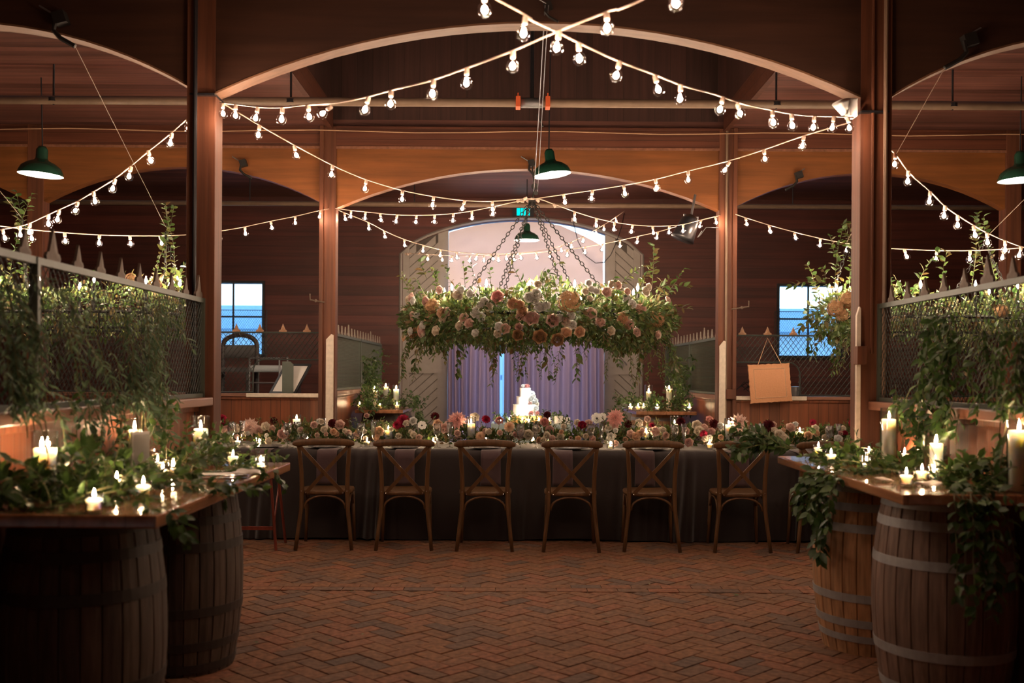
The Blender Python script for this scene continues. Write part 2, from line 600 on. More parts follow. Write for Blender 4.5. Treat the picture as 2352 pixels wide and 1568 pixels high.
# ------------------------------------------------------------------ setting: floor
fb = MB()
W, Lb, J = 0.1, 0.2, 0.0026
ca = math.cos(PI / 4)
for a in range(-70, 130):
    for b in range(-40, 160):
        m4 = (a - b) % 4
        if m4 not in (0, 3):
            continue
        wx, wy = (2, 1) if m4 == 0 else (1, 2)
        cx0, cy0 = (a + wx / 2) * W, (b + wy / 2) * W
        X = (cx0 - cy0) * ca
        Y = (cx0 + cy0) * ca
        if not (-3.3 < X < 3.7 and 2.0 < Y < 10.3) or 6.52 < Y < 6.64:
            continue
        dz = random.uniform(-0.0018, 0.0018)
        hx, hy = wx * W / 2 - J, wy * W / 2 - J
        tl = random.uniform(-0.01, 0.01)
        vs = []
        for s, z in ((1.0, -0.008), (0.97, 0.0)):
            for qx, qy in ((-1, -1), (1, -1), (1, 1), (-1, 1)):
                x, y = cx0 + qx * (hx - (1 - s) * 0.06), cy0 + qy * (hy - (1 - s) * 0.06)
                vs.append(((x - y) * ca, (x + y) * ca, z + dz + tl * qx * hx))
        fb.add(vs, [(4, 5, 6, 7), (0, 1, 5, 4), (1, 2, 6, 5), (2, 3, 7, 6), (3, 0, 4, 7)])
for k, y0 in enumerate((6.47, 6.575)):
    x = -3.3 + 0.1 * k
    while x < 3.7:
        fb.box(x + J, x + 0.2 - J, y0 + J, y0 + 0.105 - J, -0.008, 0.003)
        x += 0.2
floor = struct(fb, 'floor', M['brick'])
struct(MB().box(-8.2, 8.4, -2.5, 14.4, -0.15, -0.005), 'floor', M['mortar'])

# ------------------------------------------------------------------ walls, windows, door
WY = 14.15
win = []
a = at(466, 650, WY); b = at(602, 813, WY)
win.append((a.x, b.x, b.z, a.z))
a = at(1790, 657, WY); b = at(1926, 817, WY)
win.append((a.x, b.x, b.z, a.z))
DL, DR = at(925, 700, WY).x, at(1470, 700, WY).x
DM = (DL + DR) / 2
DZ0, DZ1 = 3.12, 3.60


def door_z(x):
    u = (x - DM) / ((DR - DL) / 2)
    return DZ0 + (DZ1 - DZ0) * (1 - u * u) ** 0.75 if abs(u) < 1 else 0.0


def wallbox(mb, x0, x1, z0, z1):
    mb.box(x0, x1, WY, WY + 0.12, z0, z1)


wb = MB()
TOPZ = 4.2
w0, w1 = win
wallbox(wb, -8.0, w0[0], 0, TOPZ)
wallbox(wb, w0[0], w0[1], 0, w0[2]); wallbox(wb, w0[0], w0[1], w0[3], TOPZ)
wallbox(wb, w0[1], DL, 0, TOPZ)
n = 24
for i in range(n):
    xa, xb = DL + (DR - DL) * i / n, DL + (DR - DL) * (i + 1) / n
    za, zb = door_z(xa) or DZ0, door_z(xb) or DZ0
    wb.prism([(xa, za), (xb, zb), (xb, TOPZ), (xa, TOPZ)], WY, WY + 0.12)
wallbox(wb, DR, w1[0], 0, TOPZ)
wallbox(wb, w1[0], w1[1], 0, w1[2]); wallbox(wb, w1[0], w1[1], w1[3], TOPZ)
wallbox(wb, w1[1], 8.2, 0, TOPZ)
struct(wb, 'wall_back', M['wall_back'])
struct(MB().box(-8.1, -8.0, -2.5, 14.3, 0, 4.2), 'wall_left', M['wall_side'])
struct(MB().box(8.2, 8.3, -2.5, 14.3, 0, 4.2), 'wall_right', M['wall_side'])
struct(MB().box(-8.1, 8.3, -2.6, -2.5, 0, 4.2), 'wall_front', M['wall_back'])


def diag_wires(mb, org, ux, w, z0, z1, cw, ch, r, keep=None, seg=0.05):
    """two families of straight crimped wires forming diamonds; org = base corner, ux = unit vector along"""
    org, ux = Vector(org), Vector(ux).normalized()
    h = z1 - z0
    k = ch / cw
    nrm = ux.cross(Vector((0, 0, 1)))
    for s in (1, -1):
        u = -h / k if s == 1 else 0.0
        end = w if s == 1 else w + h / k
        while u < end:
            # line: x = u + s*t, z = z0 + k*t
            t0, t1 = 0.0, h / k
            if s == 1:
                t0 = max(t0, -u); t1 = min(t1, w - u)
            else:
                t0 = max(t0, u - w); t1 = min(t1, u)
            if t1 - t0 > 0.01:
                if keep is None:
                    pcs = [(t0, t1)]
                else:
                    m = max(1, int((t1 - t0) / seg))
                    pcs, cur = [], None
                    for i in range(m):
                        ta, tb = t0 + (t1 - t0) * i / m, t0 + (t1 - t0) * (i + 1) / m
                        tm = (ta + tb) / 2
                        if keep(u + s * tm, z0 + k * tm):
                            cur = (cur[0], tb) if cur else (ta, tb)
                        elif cur:
                            pcs.append(cur); cur = None
                    if cur:
                        pcs.append(cur)
                for ta, tb in pcs:
                    p = [org + ux * (u + s * tt) + Vector((0, 0, k * tt)) + nrm * (r * s) for tt in (ta, tb)]
                    for q in p:
                        q.z += z0 - org.z
                    mb.tube(p, r, 3, cap=False)
            u += cw


for i, (x0, x1, z0, z1) in enumerate(win):
    fr = MB()
    t = 0.035
    fr.box(x0 - t, x0, WY - 0.03, WY + 0.1, z0 - t, z1 + t)
    fr.box(x1, x1 + t, WY - 0.03, WY + 0.1, z0 - t, z1 + t)
    fr.box(x0, x1, WY - 0.03, WY + 0.1, z1, z1 + t)
    fr.box(x0 - 0.05, x1 + 0.05, WY - 0.06, WY + 0.1, z0 - t, z0)
    xm, zm = (x0 + x1) / 2, z0 + (z1 - z0) * 0.53
    fr.box(xm - 0.012, xm + 0.012, WY + 0.03, WY + 0.06, z0, z1)
    fr.box(x0, x1, WY + 0.031, WY + 0.059, zm - 0.012, zm + 0.012)
    wnd = struct(fr, 'window_%d' % (i + 1), M['blackp'])
    MB().box(x0, x1, WY + 0.07, WY + 0.074, z0, z1).build('pane', M['pane'], wnd)
    g = MB()
    diag_wires(g, (x0 - 0.08, WY - 0.07, z0 - 0.05), (1, 0, 0), x1 - x0 + 0.16, z0 - 0.05, z0 + 0.62, 0.034, 0.046, 0.0016)
    for q in ((x0 - 0.08, z0 - 0.05), (x0 - 0.08, z0 + 0.62)):
        g.tube([(q[0], WY - 0.07, q[1]), (x1 + 0.08, WY - 0.07, q[1])], 0.005, 5)
    g.tube([(x0 - 0.08, WY - 0.07, z0 - 0.05), (x0 - 0.08, WY - 0.07, z0 + 0.62)], 0.005, 5)
    g.tube([(x1 + 0.08, WY - 0.07, z0 - 0.05), (x1 + 0.08, WY - 0.07, z0 + 0.62)], 0.005, 5)
    g.build('wire_guard', M['dark'], wnd)

# barn door leaves with diagonal boards
OPL, OPR = at(1029, 700, WY).x, at(1389, 700, WY).x
for i, (x0, x1, s) in enumerate(((DL, OPL, 1), (OPR, DR, -1))):
    lf = MB()
    xs = [x0 + (x1 - x0) * k / 8 for k in range(9)]
    for k in range(8):
        lf.prism([(xs[k], 0.02), (xs[k + 1], 0.02), (xs[k + 1], door_z(xs[k + 1]) or DZ0), (xs[k], door_z(xs[k]) or DZ0)], WY + 0.03, WY + 0.07)
    dr = struct(lf, 'door_%d' % (i + 1), M['doorgap'])
    st = MB()
    w = 0.09
    zt = lambda x: (door_z(min(max(x, DL + 0.001), DR - 0.001)) or DZ0)
    for xa, xb in ((x0, x0 + w), (x1 - w * 1.6, x1)) if s > 0 else ((x0, x0 + w * 1.6), (x1 - w, x1)):
        st.prism([(xa, 0.02), (xb, 0.02), (xb, zt(xb)), (xa, zt(xa))], WY - 0.005, WY + 0.03)
    st.box(x0, x1, WY - 0.004, WY + 0.03, 1.42, 1.62)
    st.box(x0, x1, WY - 0.004, WY + 0.03, 0.02, 0.25)
    st.build('stile', M['door'], dr)
    bd = MB()
    for zc in [0.0 + 0.13 * k for k in range(-4, 30)]:
        xa, xb = x0 + w, x1 - w
        za, zb = (zc, zc + (xb - xa) * 0.9) if s > 0 else (zc + (xb - xa) * 0.9, zc)
        for k in range(10):
            f0, f1 = k / 10, (k + 1) / 10
            xs0, xs1, zs0, zs1 = xa + (xb - xa) * f0, xa + (xb - xa) * f1, za + (zb - za) * f0, za + (zb - za) * f1
            if min(zs0, zs1) < 0.1 or max(zs0 - zt(xs0), zs1 - zt(xs1)) > -0.06:
                continue
            bd.obox(((xs0 + xs1) / 2, WY + 0.026, (zs0 + zs1) / 2), ((xs1 - xs0) / 2, 0, (zs1 - zs0) / 2), (0, 0.006, 0), (0, 0, 0.058))
    bd.build('diagonal_board', M['door'], dr)
    if i == 1:
        p = at(1428, 838, WY - 0.03)
        sc = MB().tube([p + Vector((0.07 * (1 - k / 18) * math.cos(k * 0.5), 0, 0.07 * (1 - k / 18) * math.sin(k * 0.5))) for k in range(16)] , 0.008, 5)
        sc.build('scroll_hook', M['steel'], dr)
# arch casing round the doors
ac = MB()
pts = [(DL - 0.03, 0.0), (DL - 0.03, DZ0)] + [(DL + (DR - DL) * k / 20, (door_z(DL + (DR - DL) * k / 20) or DZ0) + 0.03) for k in range(1, 20)] + [(DR + 0.03, DZ0), (DR + 0.03, 0.0)]
ac.tube([(x, WY - 0.01, z) for x, z in pts], 0.022, 4)
struct(ac, 'trim_1', M['door'])

# white cloth above, curtains below
q0, q1 = at(1030, 600, WY - 0.07), at(1386, 600, WY - 0.07)


def sheet(u, v):
    x = q0.x + (q1.x - q0.x) * u
    zt = (door_z(x) or DZ0) - 0.03 - 0.16 * max(0, u - 0.72) / 0.28
    z = 2.15 + (zt - 2.15) * v
    return (x, WY - 0.05 - 0.03 * math.sin(u * 7 + v * 5) - 0.016 * math.sin((u + v) * 17) - 0.008 * math.sin((u - v * 1.4) * 23), z)


s = MB().grid(sheet, 48, 30).build('cloth_screen', M['sheet'], smooth=True)
tag(s, 'large white cloth screen covering the upper arch of the barn doorway', 'cloth')


def curtain(xa, xb, ph, nf, pinch):
    def fn(u, v):
        xx = xa + (xb - xa) * u
        if pinch:
            xx -= pinch * (1 - v) * u * 0.0
        amp = 0.055 + 0.02 * math.sin(u * 5 + ph)
        return (xx + 0.01 * math.sin(v * 3 + u * 9), WY - 0.16 - amp * math.sin(u * nf * 2 * PI + ph + 0.8 * math.sin(u * 6)) - 0.01 * math.sin(v * 4), 0.02 + 2.42 * v)
    return fn


xa, xm, xb = at(1028, 800, WY - 0.15).x, at(1152, 800, WY - 0.15).x, at(1388, 800, WY - 0.15).x
c1 = MB().grid(curtain(xa, xm - 0.015, 0.4, 7, 0), 140, 6).build('curtain', M['curtain'], smooth=True)
tag(c1, 'lavender floor length curtain, narrower panel left of the slit in the doorway', 'curtain', 'doorway curtains')
c2 = MB().grid(curtain(xm + 0.03, xb, 1.9, 11, 0), 200, 6).build('curtain', M['curtain'], smooth=True)
tag(c2, 'lavender floor length curtain, wider panel right of the slit behind the cake', 'curtain', 'doorway curtains')
rd = MB().tube([(xa - 0.02, WY - 0.16, 2.45), (xb + 0.02, WY - 0.16, 2.45)], 0.012, 8).build('curtain_rod', M['black'])
tag(rd, 'thin black curtain rod across the barn doorway behind the flowers', 'curtain rod')

# outdoors seen through the windows and the slit
g = struct(MB().box(-30, 30, WY + 0.3, 45, -0.3, -0.02), 'ground', M['ground'])
sh = thing('shed', 'long low pale blue shed seen outside through the windows', 'building', (0, 26, 0))
MB().box(-20, 20, 26, 30, 0, 2.55).build('wall', M['shed'], sh)
MB().box(-20.4, 20.4, 25.6, 30.4, 2.55, 3.15).build('roof', M['roofm'], sh)
fe = thing('yard_fence', 'pale board fence in the yard outside the windows', 'fence', (0, 20, 0))
fm = MB()
for k in range(-60, 60):
    fm.box(k * 0.2, k * 0.2 + 0.17, 20, 20.03, 0, 1.75 + 0.02 * math.sin(k * 2.0))
fm.build('board', M['shed'], fe)
MB().box(-12, 12, 20.03, 20.08, 1.3, 1.4).build('rail', M['roofm'], fe)

# ------------------------------------------------------------------ ceiling and well
CZ = 3.92
XL, XR = -1.87, 2.17
Y1, Y2 = 6.0, 10.1
cb = MB()
cb.box(-8.1, XL, -2.6, 14.3, CZ, CZ + 0.08)
cb.box(XR, 8.3, -2.6, 14.3, CZ, CZ + 0.08)
cb.box(XL, XR, Y2 + 0.06, 14.3, CZ, CZ + 0.08)
cb.box(XL, XR, -2.6, Y1 + 0.1, CZ, CZ + 0.08)
struct(cb, 'ceiling', M['ceil'])
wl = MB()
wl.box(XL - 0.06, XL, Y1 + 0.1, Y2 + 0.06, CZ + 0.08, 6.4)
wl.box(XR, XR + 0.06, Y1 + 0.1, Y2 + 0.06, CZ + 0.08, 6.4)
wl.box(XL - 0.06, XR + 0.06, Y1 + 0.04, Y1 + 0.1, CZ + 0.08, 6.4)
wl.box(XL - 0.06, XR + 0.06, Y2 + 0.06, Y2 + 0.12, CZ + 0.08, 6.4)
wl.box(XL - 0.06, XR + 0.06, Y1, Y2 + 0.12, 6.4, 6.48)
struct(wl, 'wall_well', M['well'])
tr = MB()
tr.box(XL - 0.01, XL + 0.04, Y1 + 0.15, Y2, CZ - 0.03, CZ + 0.2)
tr.box(XR - 0.04, XR + 0.01, Y1 + 0.15, Y2, CZ - 0.03, CZ + 0.2)
struct(tr, 'trim_2', M['header'])

# ------------------------------------------------------------------ posts
COLS = [(-1.94, -1.797), (2.09, 2.25), (-4.93, -4.77), (5.0, 5.16)]
POS = [('inner left', 0), ('inner right', 1), ('outer left', 2), ('outer right', 3)]
posts = {}
for row, yy, words in (('front', Y1, ('tall square timber post left of centre, nearest the camera, with bulbs wired to its top', 'tall square timber post right of centre, nearest the camera, carrying a white floodlight')),
                       ('rear', Y2, ('square timber post left of the floral ring, behind the long table', 'square timber post right of the floral ring, with conduit down its face',
                                     'far left timber post behind the green pendant lamp', 'far right timber post at the edge of the picture, behind the bulbs'))):
    for i in range(len(words)):
        x0, x1 = COLS[i]
        o = thing('timber_post', words[i], 'post', ((x0 + x1) / 2, yy + 0.07, 0), group='timber posts')
        MB().box(x0, x1, yy, yy + 0.15, 0, CZ - 0.002).build('shaft', M['post'], o, bevel=0.004)
        posts[(row, i)] = o
        if i < 2:
            s = -1 if i == 0 else 1
            bt = MB()
            xe = x0 if i == 0 else x1
            bt.box(xe - 0.02, xe + 0.02, yy - 0.03, yy + 0.0, 0, CZ - 0.002)
            bt.build('batten', M['post'], o, bevel=0.003)
# conduits
for key, x, y in ((('front', 0), -1.905, Y1 - 0.045), (('front', 1), 2.225, Y1 - 0.045), (('rear', 1), 2.165, Y2 - 0.012)):
    MB().tube([(x, y, 0), (x, y, CZ - 0.01)], 0.013, 8).build('conduit', M['pipe'] if key[1] else M['blackp'], posts[key])
MB().tube([(2.16, Y1 - 0.015, 1.55), (2.16, Y1 - 0.015, CZ - 0.01)], 0.009, 6).build('conduit', M['post'], posts[('front', 1)])
p = at(1972, 818, Y1 - 0.03)
MB().box(p.x - 0.02, p.x + 0.04, Y1 - 0.07, Y1 - 0.001, p.z - 0.05, p.z + 0.06).build('junction_box', M['post'], posts[('front', 1)], bevel=0.004)
p = at(1678, 905, Y2 - 0.03)
MB().box(p.x - 0.05, p.x + 0.05, Y2 - 0.06, Y2 - 0.001, p.z - 0.05, p.z + 0.05).build('junction_box', M['post'], posts[('rear', 1)], bevel=0.004)
# white painted guard boards
for key, px0, px1, pyt, yy in ((('rear', 0), 749, 766, 768, Y2 - 0.025), (('rear', 1), 1653, 1667, 783, Y2 - 0.04), (('front', 1), 1968, 1977, 706, Y1 - 0.03)):
    a, b = at(px0, pyt, yy), at(px1, pyt, yy)
    MB().prism([(a.x, 0.0), (b.x, 0.0), (b.x, a.z - 0.005), (b.x - 0.3 * (b.x - a.x), a.z + 0.005), (a.x, a.z - 0.05)], yy - 0.005, yy + 0.022).build('guard_board', M['white'], posts[key])
# swivel bracket arms on the rear posts
for key, px0, px1, py in ((('rear', 0), 745, 712, 690), (('rear', 1), 1680, 1720, 706)):
    a, b = at(px0, py + 4, Y2 - 0.02), at(px1, py - 2, Y2 - 0.1)
    k = MB().tube([a, b, b + Vector((0, 0, 0.06))], 0.008, 6)
    k.ball(a.lerp(b, 0.6), 0.016)
    k.build('bracket_arm', M['rust'], posts[key])
# band of wire round the front posts
for i, pz in ((0, 219), (1, 259)):
    x0, x1 = COLS[i]
    z = at(470 if i == 0 else 2000, pz, Y1).z
    MB().box(x0 - 0.004, x1 + 0.004, Y1 - 0.033, Y1 + 0.154, z - 0.006, z + 0.006).build('wire_band', M['blackp'], posts[('front', i)])


# ------------------------------------------------------------------ arched beams
def arch_poly(x0, x1, zs, za, ztop, n=22):
    xc, hw = (x0 + x1) / 2, (x1 - x0) / 2
    h = za - zs
    R = (hw * hw + h * h) / (2 * h)
    pts = []
    for i in range(n + 1):
        x = x0 + (x1 - x0) * i / n
        z = za - R + math.sqrt(max(0, R * R - (x - xc) ** 2))
        pts.append((x, z))
    return pts


def arch_beam(label, x0, x1, y0, y1, zs, za, ztop, mat, head=None):
    o = thing('arched_beam', label, 'beam', ((x0 + x1) / 2, (y0 + y1) / 2, zs), group='arched beams')
    pts = arch_poly(x0, x1, zs, za, ztop)
    mb = MB()
    for i in range(len(pts) - 1):
        (xa, z_a), (xb, z_b) = pts[i], pts[i + 1]
        mb.prism([(xa, z_a + 0.012), (xb, z_b + 0.012), (xb, ztop), (xa, ztop)], y0, y1)
    mb.build('plywood_face', mat, o)
    ed = MB()
    for i in range(len(pts) - 1):
        (xa, z_a), (xb, z_b) = pts[i], pts[i + 1]
        ed.prism([(xa, z_a), (xb, z_b), (xb, z_b + 0.012), (xa, z_a + 0.012)], y0 - 0.004, y1 + 0.004)
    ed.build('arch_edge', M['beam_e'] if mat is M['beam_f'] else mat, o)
    if head:
        MB().box(x0, x1, y0 - 0.02, y1, ztop, CZ - 0.002).build('header', M['header'], o)
        MB().box(x0, x1, y0 - 0.03, y0 - 0.02, ztop - 0.01, ztop + 0.015).build('moulding', M['cap'], o)
    return o


zc = 3.11
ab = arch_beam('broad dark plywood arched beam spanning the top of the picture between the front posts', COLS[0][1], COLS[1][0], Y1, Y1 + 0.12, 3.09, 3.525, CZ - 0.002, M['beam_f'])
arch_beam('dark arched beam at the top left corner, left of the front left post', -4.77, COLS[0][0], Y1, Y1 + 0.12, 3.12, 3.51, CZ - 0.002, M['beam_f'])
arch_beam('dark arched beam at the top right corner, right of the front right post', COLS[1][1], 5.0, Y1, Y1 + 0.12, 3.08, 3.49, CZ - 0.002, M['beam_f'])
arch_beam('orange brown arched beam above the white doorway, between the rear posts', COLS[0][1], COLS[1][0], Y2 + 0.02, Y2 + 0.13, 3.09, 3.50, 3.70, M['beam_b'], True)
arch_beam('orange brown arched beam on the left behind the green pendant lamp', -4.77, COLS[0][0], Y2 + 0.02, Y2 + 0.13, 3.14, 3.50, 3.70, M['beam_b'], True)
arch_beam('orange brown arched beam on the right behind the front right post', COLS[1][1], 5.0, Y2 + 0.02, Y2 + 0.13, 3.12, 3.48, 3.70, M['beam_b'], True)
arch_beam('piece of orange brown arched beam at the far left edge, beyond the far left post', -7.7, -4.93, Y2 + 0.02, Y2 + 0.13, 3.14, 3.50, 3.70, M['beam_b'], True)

# ------------------------------------------------------------------ pipes
pz = at(1176, 236, 8.13).z
po = thing('sprinkler_pipe', 'long brown sprinkler pipe hung under the ceiling behind the front arches', 'pipe', (0, 8.13, pz))
MB().tube([(-7.9, 8.13, pz), (8.1, 8.13, pz)], 0.036, 12).build('pipe_run', M['pipe'], po, smooth=True)
for px in (123, 2188, 668, 1783):
    x = at(px, 230, 8.13).x
    hb = MB().tube([(x, 8.13, pz - 0.04), (x, 8.13, CZ)], 0.009, 6)
    hb.lathe([(0.045, -0.015), (0.045, 0.015)], 12, (x, 8.13, pz))
    hb.build('hanger_rod', M['blackp'], po)
for px in (1190, 1258):
    x = at(px, 234, 8.13).x
    cm = MB()
    cm.box(x - 0.019, x + 0.019, 8.075, 8.185, pz - 0.043, pz + 0.043)
    cm.tube([(x, 8.10, pz + 0.04), (x, 8.10, pz + 0.075)], 0.006, 6)
    cm.build('pipe_clamp', M['orange'], po, bevel=0.004)
x = at(1222, 234, 8.13).x
MB().tube([(x - 0.09, 8.13, pz), (x + 0.09, 8.13, pz)], 0.042, 12).build('coupling', M['steel'], po, smooth=True)
MB().tube([(x, 8.13, pz), (x, 8.13, 6.4)], 0.016, 8).build('riser', M['blackp'], po)
p2 = thing('sprinkler_pipe', 'thin grey pipe seen through the rear arches near the back wall', 'pipe', (0, 12.1, 3.48))
MB().tube([(-7.9, 12.1, 3.47), (8.1, 12.1, 3.47)], 0.03, 10).build('pipe_run', M['pipe'], p2, smooth=True)
for x in (-3.2, -1.2, 3.4):
    MB().tube([(x, 12.1, 3.45), (x, 12.1, CZ)], 0.007, 6).build('hanger_rod', M['blackp'], p2)
wz = at(300, 298, 10.05).z
wr = MB().tube([(-7.5 + k * 0.5, 10.055, wz + 0.012 * math.sin(k * 1.3)) for k in range(31)], 0.005, 5).build('cable', M['twine'])
tag(wr, 'thin cable stapled along the header above the rear arches', 'cable')


# ------------------------------------------------------------------ stall partitions with wire screens
def finial_mb(mb, c, ux, s=1.0):
    """flat iron spearhead with two curled shoulders"""
    c, ux = Vector(c), Vector(ux)
    n = ux.cross(Vector((0, 0, 1))) * 0.006
    pr = [(0.044, 0), (0.048, 0.012), (0.040, 0.024), (0.030, 0.022), (0.024, 0.036), (0.014, 0.062), (0.006, 0.082), (0, 0.098), (-0.006, 0.082), (-0.014, 0.062), (-0.024, 0.036), (-0.030, 0.022), (-0.040, 0.024), (-0.048, 0.012), (-0.044, 0)]
    k = len(pr)
    vs = [c + ux * (a * s) + Vector((0, 0, b * s)) + n for a, b in pr] + [c + ux * (a * s) + Vector((0, 0, b * s)) - n for a, b in pr]
    cc = [c + Vector((0, 0, 0.03 * s)) + n * 1.6, c + Vector((0, 0, 0.03 * s)) - n * 1.6]
    vs += cc
    fs = []
    for i in range(k):
        j = (i + 1) % k
        fs += [(2 * k, i, j), (2 * k + 1, k + j, k + i), (i, k + i, k + j, j)]
    mb.add(vs, fs)


def side_stall(name_l, screen_l, X, ya, yb, wall_s, zc, zt, mull, fin_mat, wire_mat, frame_mat, cw=0.042, r=0.0021, fs=0.235, wid=0.07):
    o = thing('stall_partition', name_l, 'partition', (X, (ya + yb) / 2, 0), group='stall partitions')
    s = wall_s
    MB().box(X - 0.015 - 0.045 * s, X + 0.015 - 0.045 * s, ya, yb, 0, zc - 0.05).build('board_panel', M['wains_y'], o)
    MB().box(X - wid, X + wid, ya, yb, zc - 0.05, zc).build('cap_rail', M['cap'], o, bevel=0.006)
    MB().box(X - 0.045 * s - 0.03, X - 0.045 * s + 0.03, ya, yb, zc - 0.085, zc - 0.05).build('moulding', M['wains_y'], o, bevel=0.004)
    q = thing('wire_screen', screen_l, 'screen', (X, (ya + yb) / 2, zc), group='stall wire screens')
    fr = MB()
    fr.box(X - 0.014, X + 0.014, ya, yb, zt - 0.028, zt)
    fr.box(X - 0.014, X + 0.014, ya, yb, zc + 0.001, zc + 0.024)
    for y in (ya, yb - 0.02, *mull):
        fr.box(X - 0.018, X + 0.018, y, y + 0.025, zc + 0.001, zt)
    fr.build('frame', frame_mat, q)
    w = MB()
    diag_wires(w, (X, ya, zc + 0.02), (0, 1, 0), yb - ya, zc + 0.02, zt - 0.02, cw, cw * 1.3, r)
    w.build('wire_mesh', wire_mat, q)
    y = ya + 0.1
    k = 0
    while y < yb - 0.05:
        f = MB()
        finial_mb(f, (X, y, zt), (0, 1, 0), 1.0 if k % 8 != 4 else 1.35)
        f.build('finial', fin_mat, q)
        y += fs
        k += 1
    return o, q


ZC, ZT = 1.262, 1.858
WLX, WRX = -1.868, 2.215
side_stall('red brown boarded stall partition behind the left candle bar', 'dark wire screen on the left stall, hung with trailing greenery', WLX, 3.0, 5.995, 1, ZC, ZT, (3.88,), M['rust'], M['dark'], M['greenframe'])
side_stall('red brown boarded stall partition behind the right candle bar', 'dark wire screen on the right stall, hung with trailing greenery', WRX, 3.6, 5.995, -1, ZC, ZT - 0.01, (), M['rust'], M['dark'], M['greenframe'])
side_stall('boarded stall partition at the back, left of the doorway', 'grey green wire screen with a row of spikes, left of the doorway', -1.85, 10.27, 14.0, 1, 1.23, 1.83, (12.1,), M['greyfin'], M['screen_g'], M['screen_g'], 0.024, 0.0014, 0.22, 0.05)
side_stall('boarded stall partition at the back, right of the doorway', 'grey green wire screen with a row of spikes, right of the doorway', 2.17, 10.27, 14.0, -1, 1.21, 1.82, (12.1,), M['greyfin'], M['screen_g'], M['screen_g'], 0.024, 0.0014, 0.22, 0.05)


def cross_stall(lab, scr, xa, xb, cutx, cs, finx):
    o = thing('stall_partition', lab, 'partition', ((xa + xb) / 2, Y2 + 0.1, 0), group='stall partitions')
    MB().box(xa, xb, Y2 + 0.04, Y2 + 0.09, 0, 1.17).build('board_panel', M['wains'], o)
    MB().box(xa, xb, Y2 + 0.0, Y2 + 0.14, 1.17, 1.205).build('cap_rail', M['capx'], o, bevel=0.006)
    MB().box(xa, xb, Y2 + 0.02, Y2 + 0.11, 1.14, 1.17).build('moulding', M['wains'], o, bevel=0.006)
    wa, wb_ = (cutx - 0.05, xb - 0.01) if cs > 0 else (xa + 0.01, cutx + 0.05)
    MB().box(wa, wb_, Y2 - 0.012, Y2 + 0.0, 1.165, 1.207).build('painted_sill', M['white'], o, bevel=0.006)
    q = thing('wire_screen', scr, 'screen', ((xa + xb) / 2, Y2 + 0.07, 1.205), group='stall wire screens')
    Yw = Y2 + 0.07
    zl, zt, zm = 1.206, 1.825, 1.55
    rr = 0.12
    path = [(xb if cs > 0 else xa, zm), (cutx + cs * rr, zm)]
    path += [(cutx + cs * (rr - rr * math.sin(k * PI / 12)), zm - rr + rr * math.cos(k * PI / 12)) for k in range(1, 7)]
    path += [(cutx, zl)]
    fr = MB()
    fr.tube([(x, Yw, z) for x, z in path], 0.008, 6)
    fr.tube([(xa, Yw, zt), (xb, Yw, zt)], 0.009, 6)
    fr.tube([(xa, Yw, zl + 0.01), (cutx, Yw, zl + 0.01)] if cs > 0 else [(cutx, Yw, zl + 0.01), (xb, Yw, zl + 0.01)], 0.008, 6)
    fr.build('frame', M['dark'], q)
    w = MB()
    keep = lambda u, z: z > zm or (xa + u < cutx if cs > 0 else xa + u > cutx)
    diag_wires(w, (xa, Yw, zl), (1, 0, 0), xb - xa, zl, zt, 0.052, 0.068, 0.0030, keep)
    w.build('wire_mesh', M['dark'], q)
    for x in finx:
        f = MB()
        finial_mb(f, (x, Yw, zt + 0.006), (1, 0, 0), 0.85)
        f.build('finial', M['bronze'], q)


cl = at(577, 860, Y2).x
cr = at(1842, 860, Y2).x
cross_stall('red brown boarded stall front left of the rear left post', 'open diamond wire screen in front of the left window', -4.77, COLS[0][0], cl, 1, [at(px, 755, Y2 + 0.07).x for px in (490, 543, 597, 650, 705, 380, 330)])
cross_stall('red brown boarded stall front right of the rear right post', 'open diamond wire screen in front of the right window', COLS[1][1], 5.0, cr, -1, [at(px, 772, Y2 + 0.07).x for px in (1763, 1822, 1705, 1880, 1940)])


# ------------------------------------------------------------------ string lights
def bulb_parts(parent, loc, tilt):
    """socket + globe + filament; proto meshes are shared"""
    global BP
    if 'BP' not in globals() or BP is None:
        g = MB()
        g.lathe([(0.010, 0.0), (0.011, -0.008), (0.0235, -0.022), (0.0275, -0.036), (0.0235, -0.051), (0.012, -0.061), (0.0005, -0.064)], 14)
        s = MB()
        s.lathe([(0.001, 0.03), (0.011, 0.03), (0.012, 0.024), (0.012, 0.004), (0.010, -0.002), (0.001, -0.002)], 8)
        c = MB()
        c.lathe([(0.0005, -0.016), (0.007, -0.023), (0.0115, -0.033), (0.0105, -0.042), (0.0005, -0.049)], 8)
        me = []
        for mb, nm, mat in ((g, 'bulb', M['bulbglass']), (s, 'socket', M['socket']), (c, 'filament', M['filament'])):
            m = bpy.data.meshes.new(nm)
            m.from_pydata(mb.v, [], mb.f)
            m.materials.append(mat)
            m.polygons.foreach_set('use_smooth', [True] * len(m.polygons))
            me.append(m)
        BP = me
    b = bpy.data.objects.new('bulb', BP[0])
    COL.objects.link(b)
    b.parent = parent
    b.location = Vector(loc) - parent.location
    b.rotation_euler = tilt
    for m, nm in ((BP[1], 'socket'), (BP[2], 'filament')):
        c = bpy.data.objects.new(nm, m)
        COL.objects.link(c)
        c.parent = b
    return b


BP = None


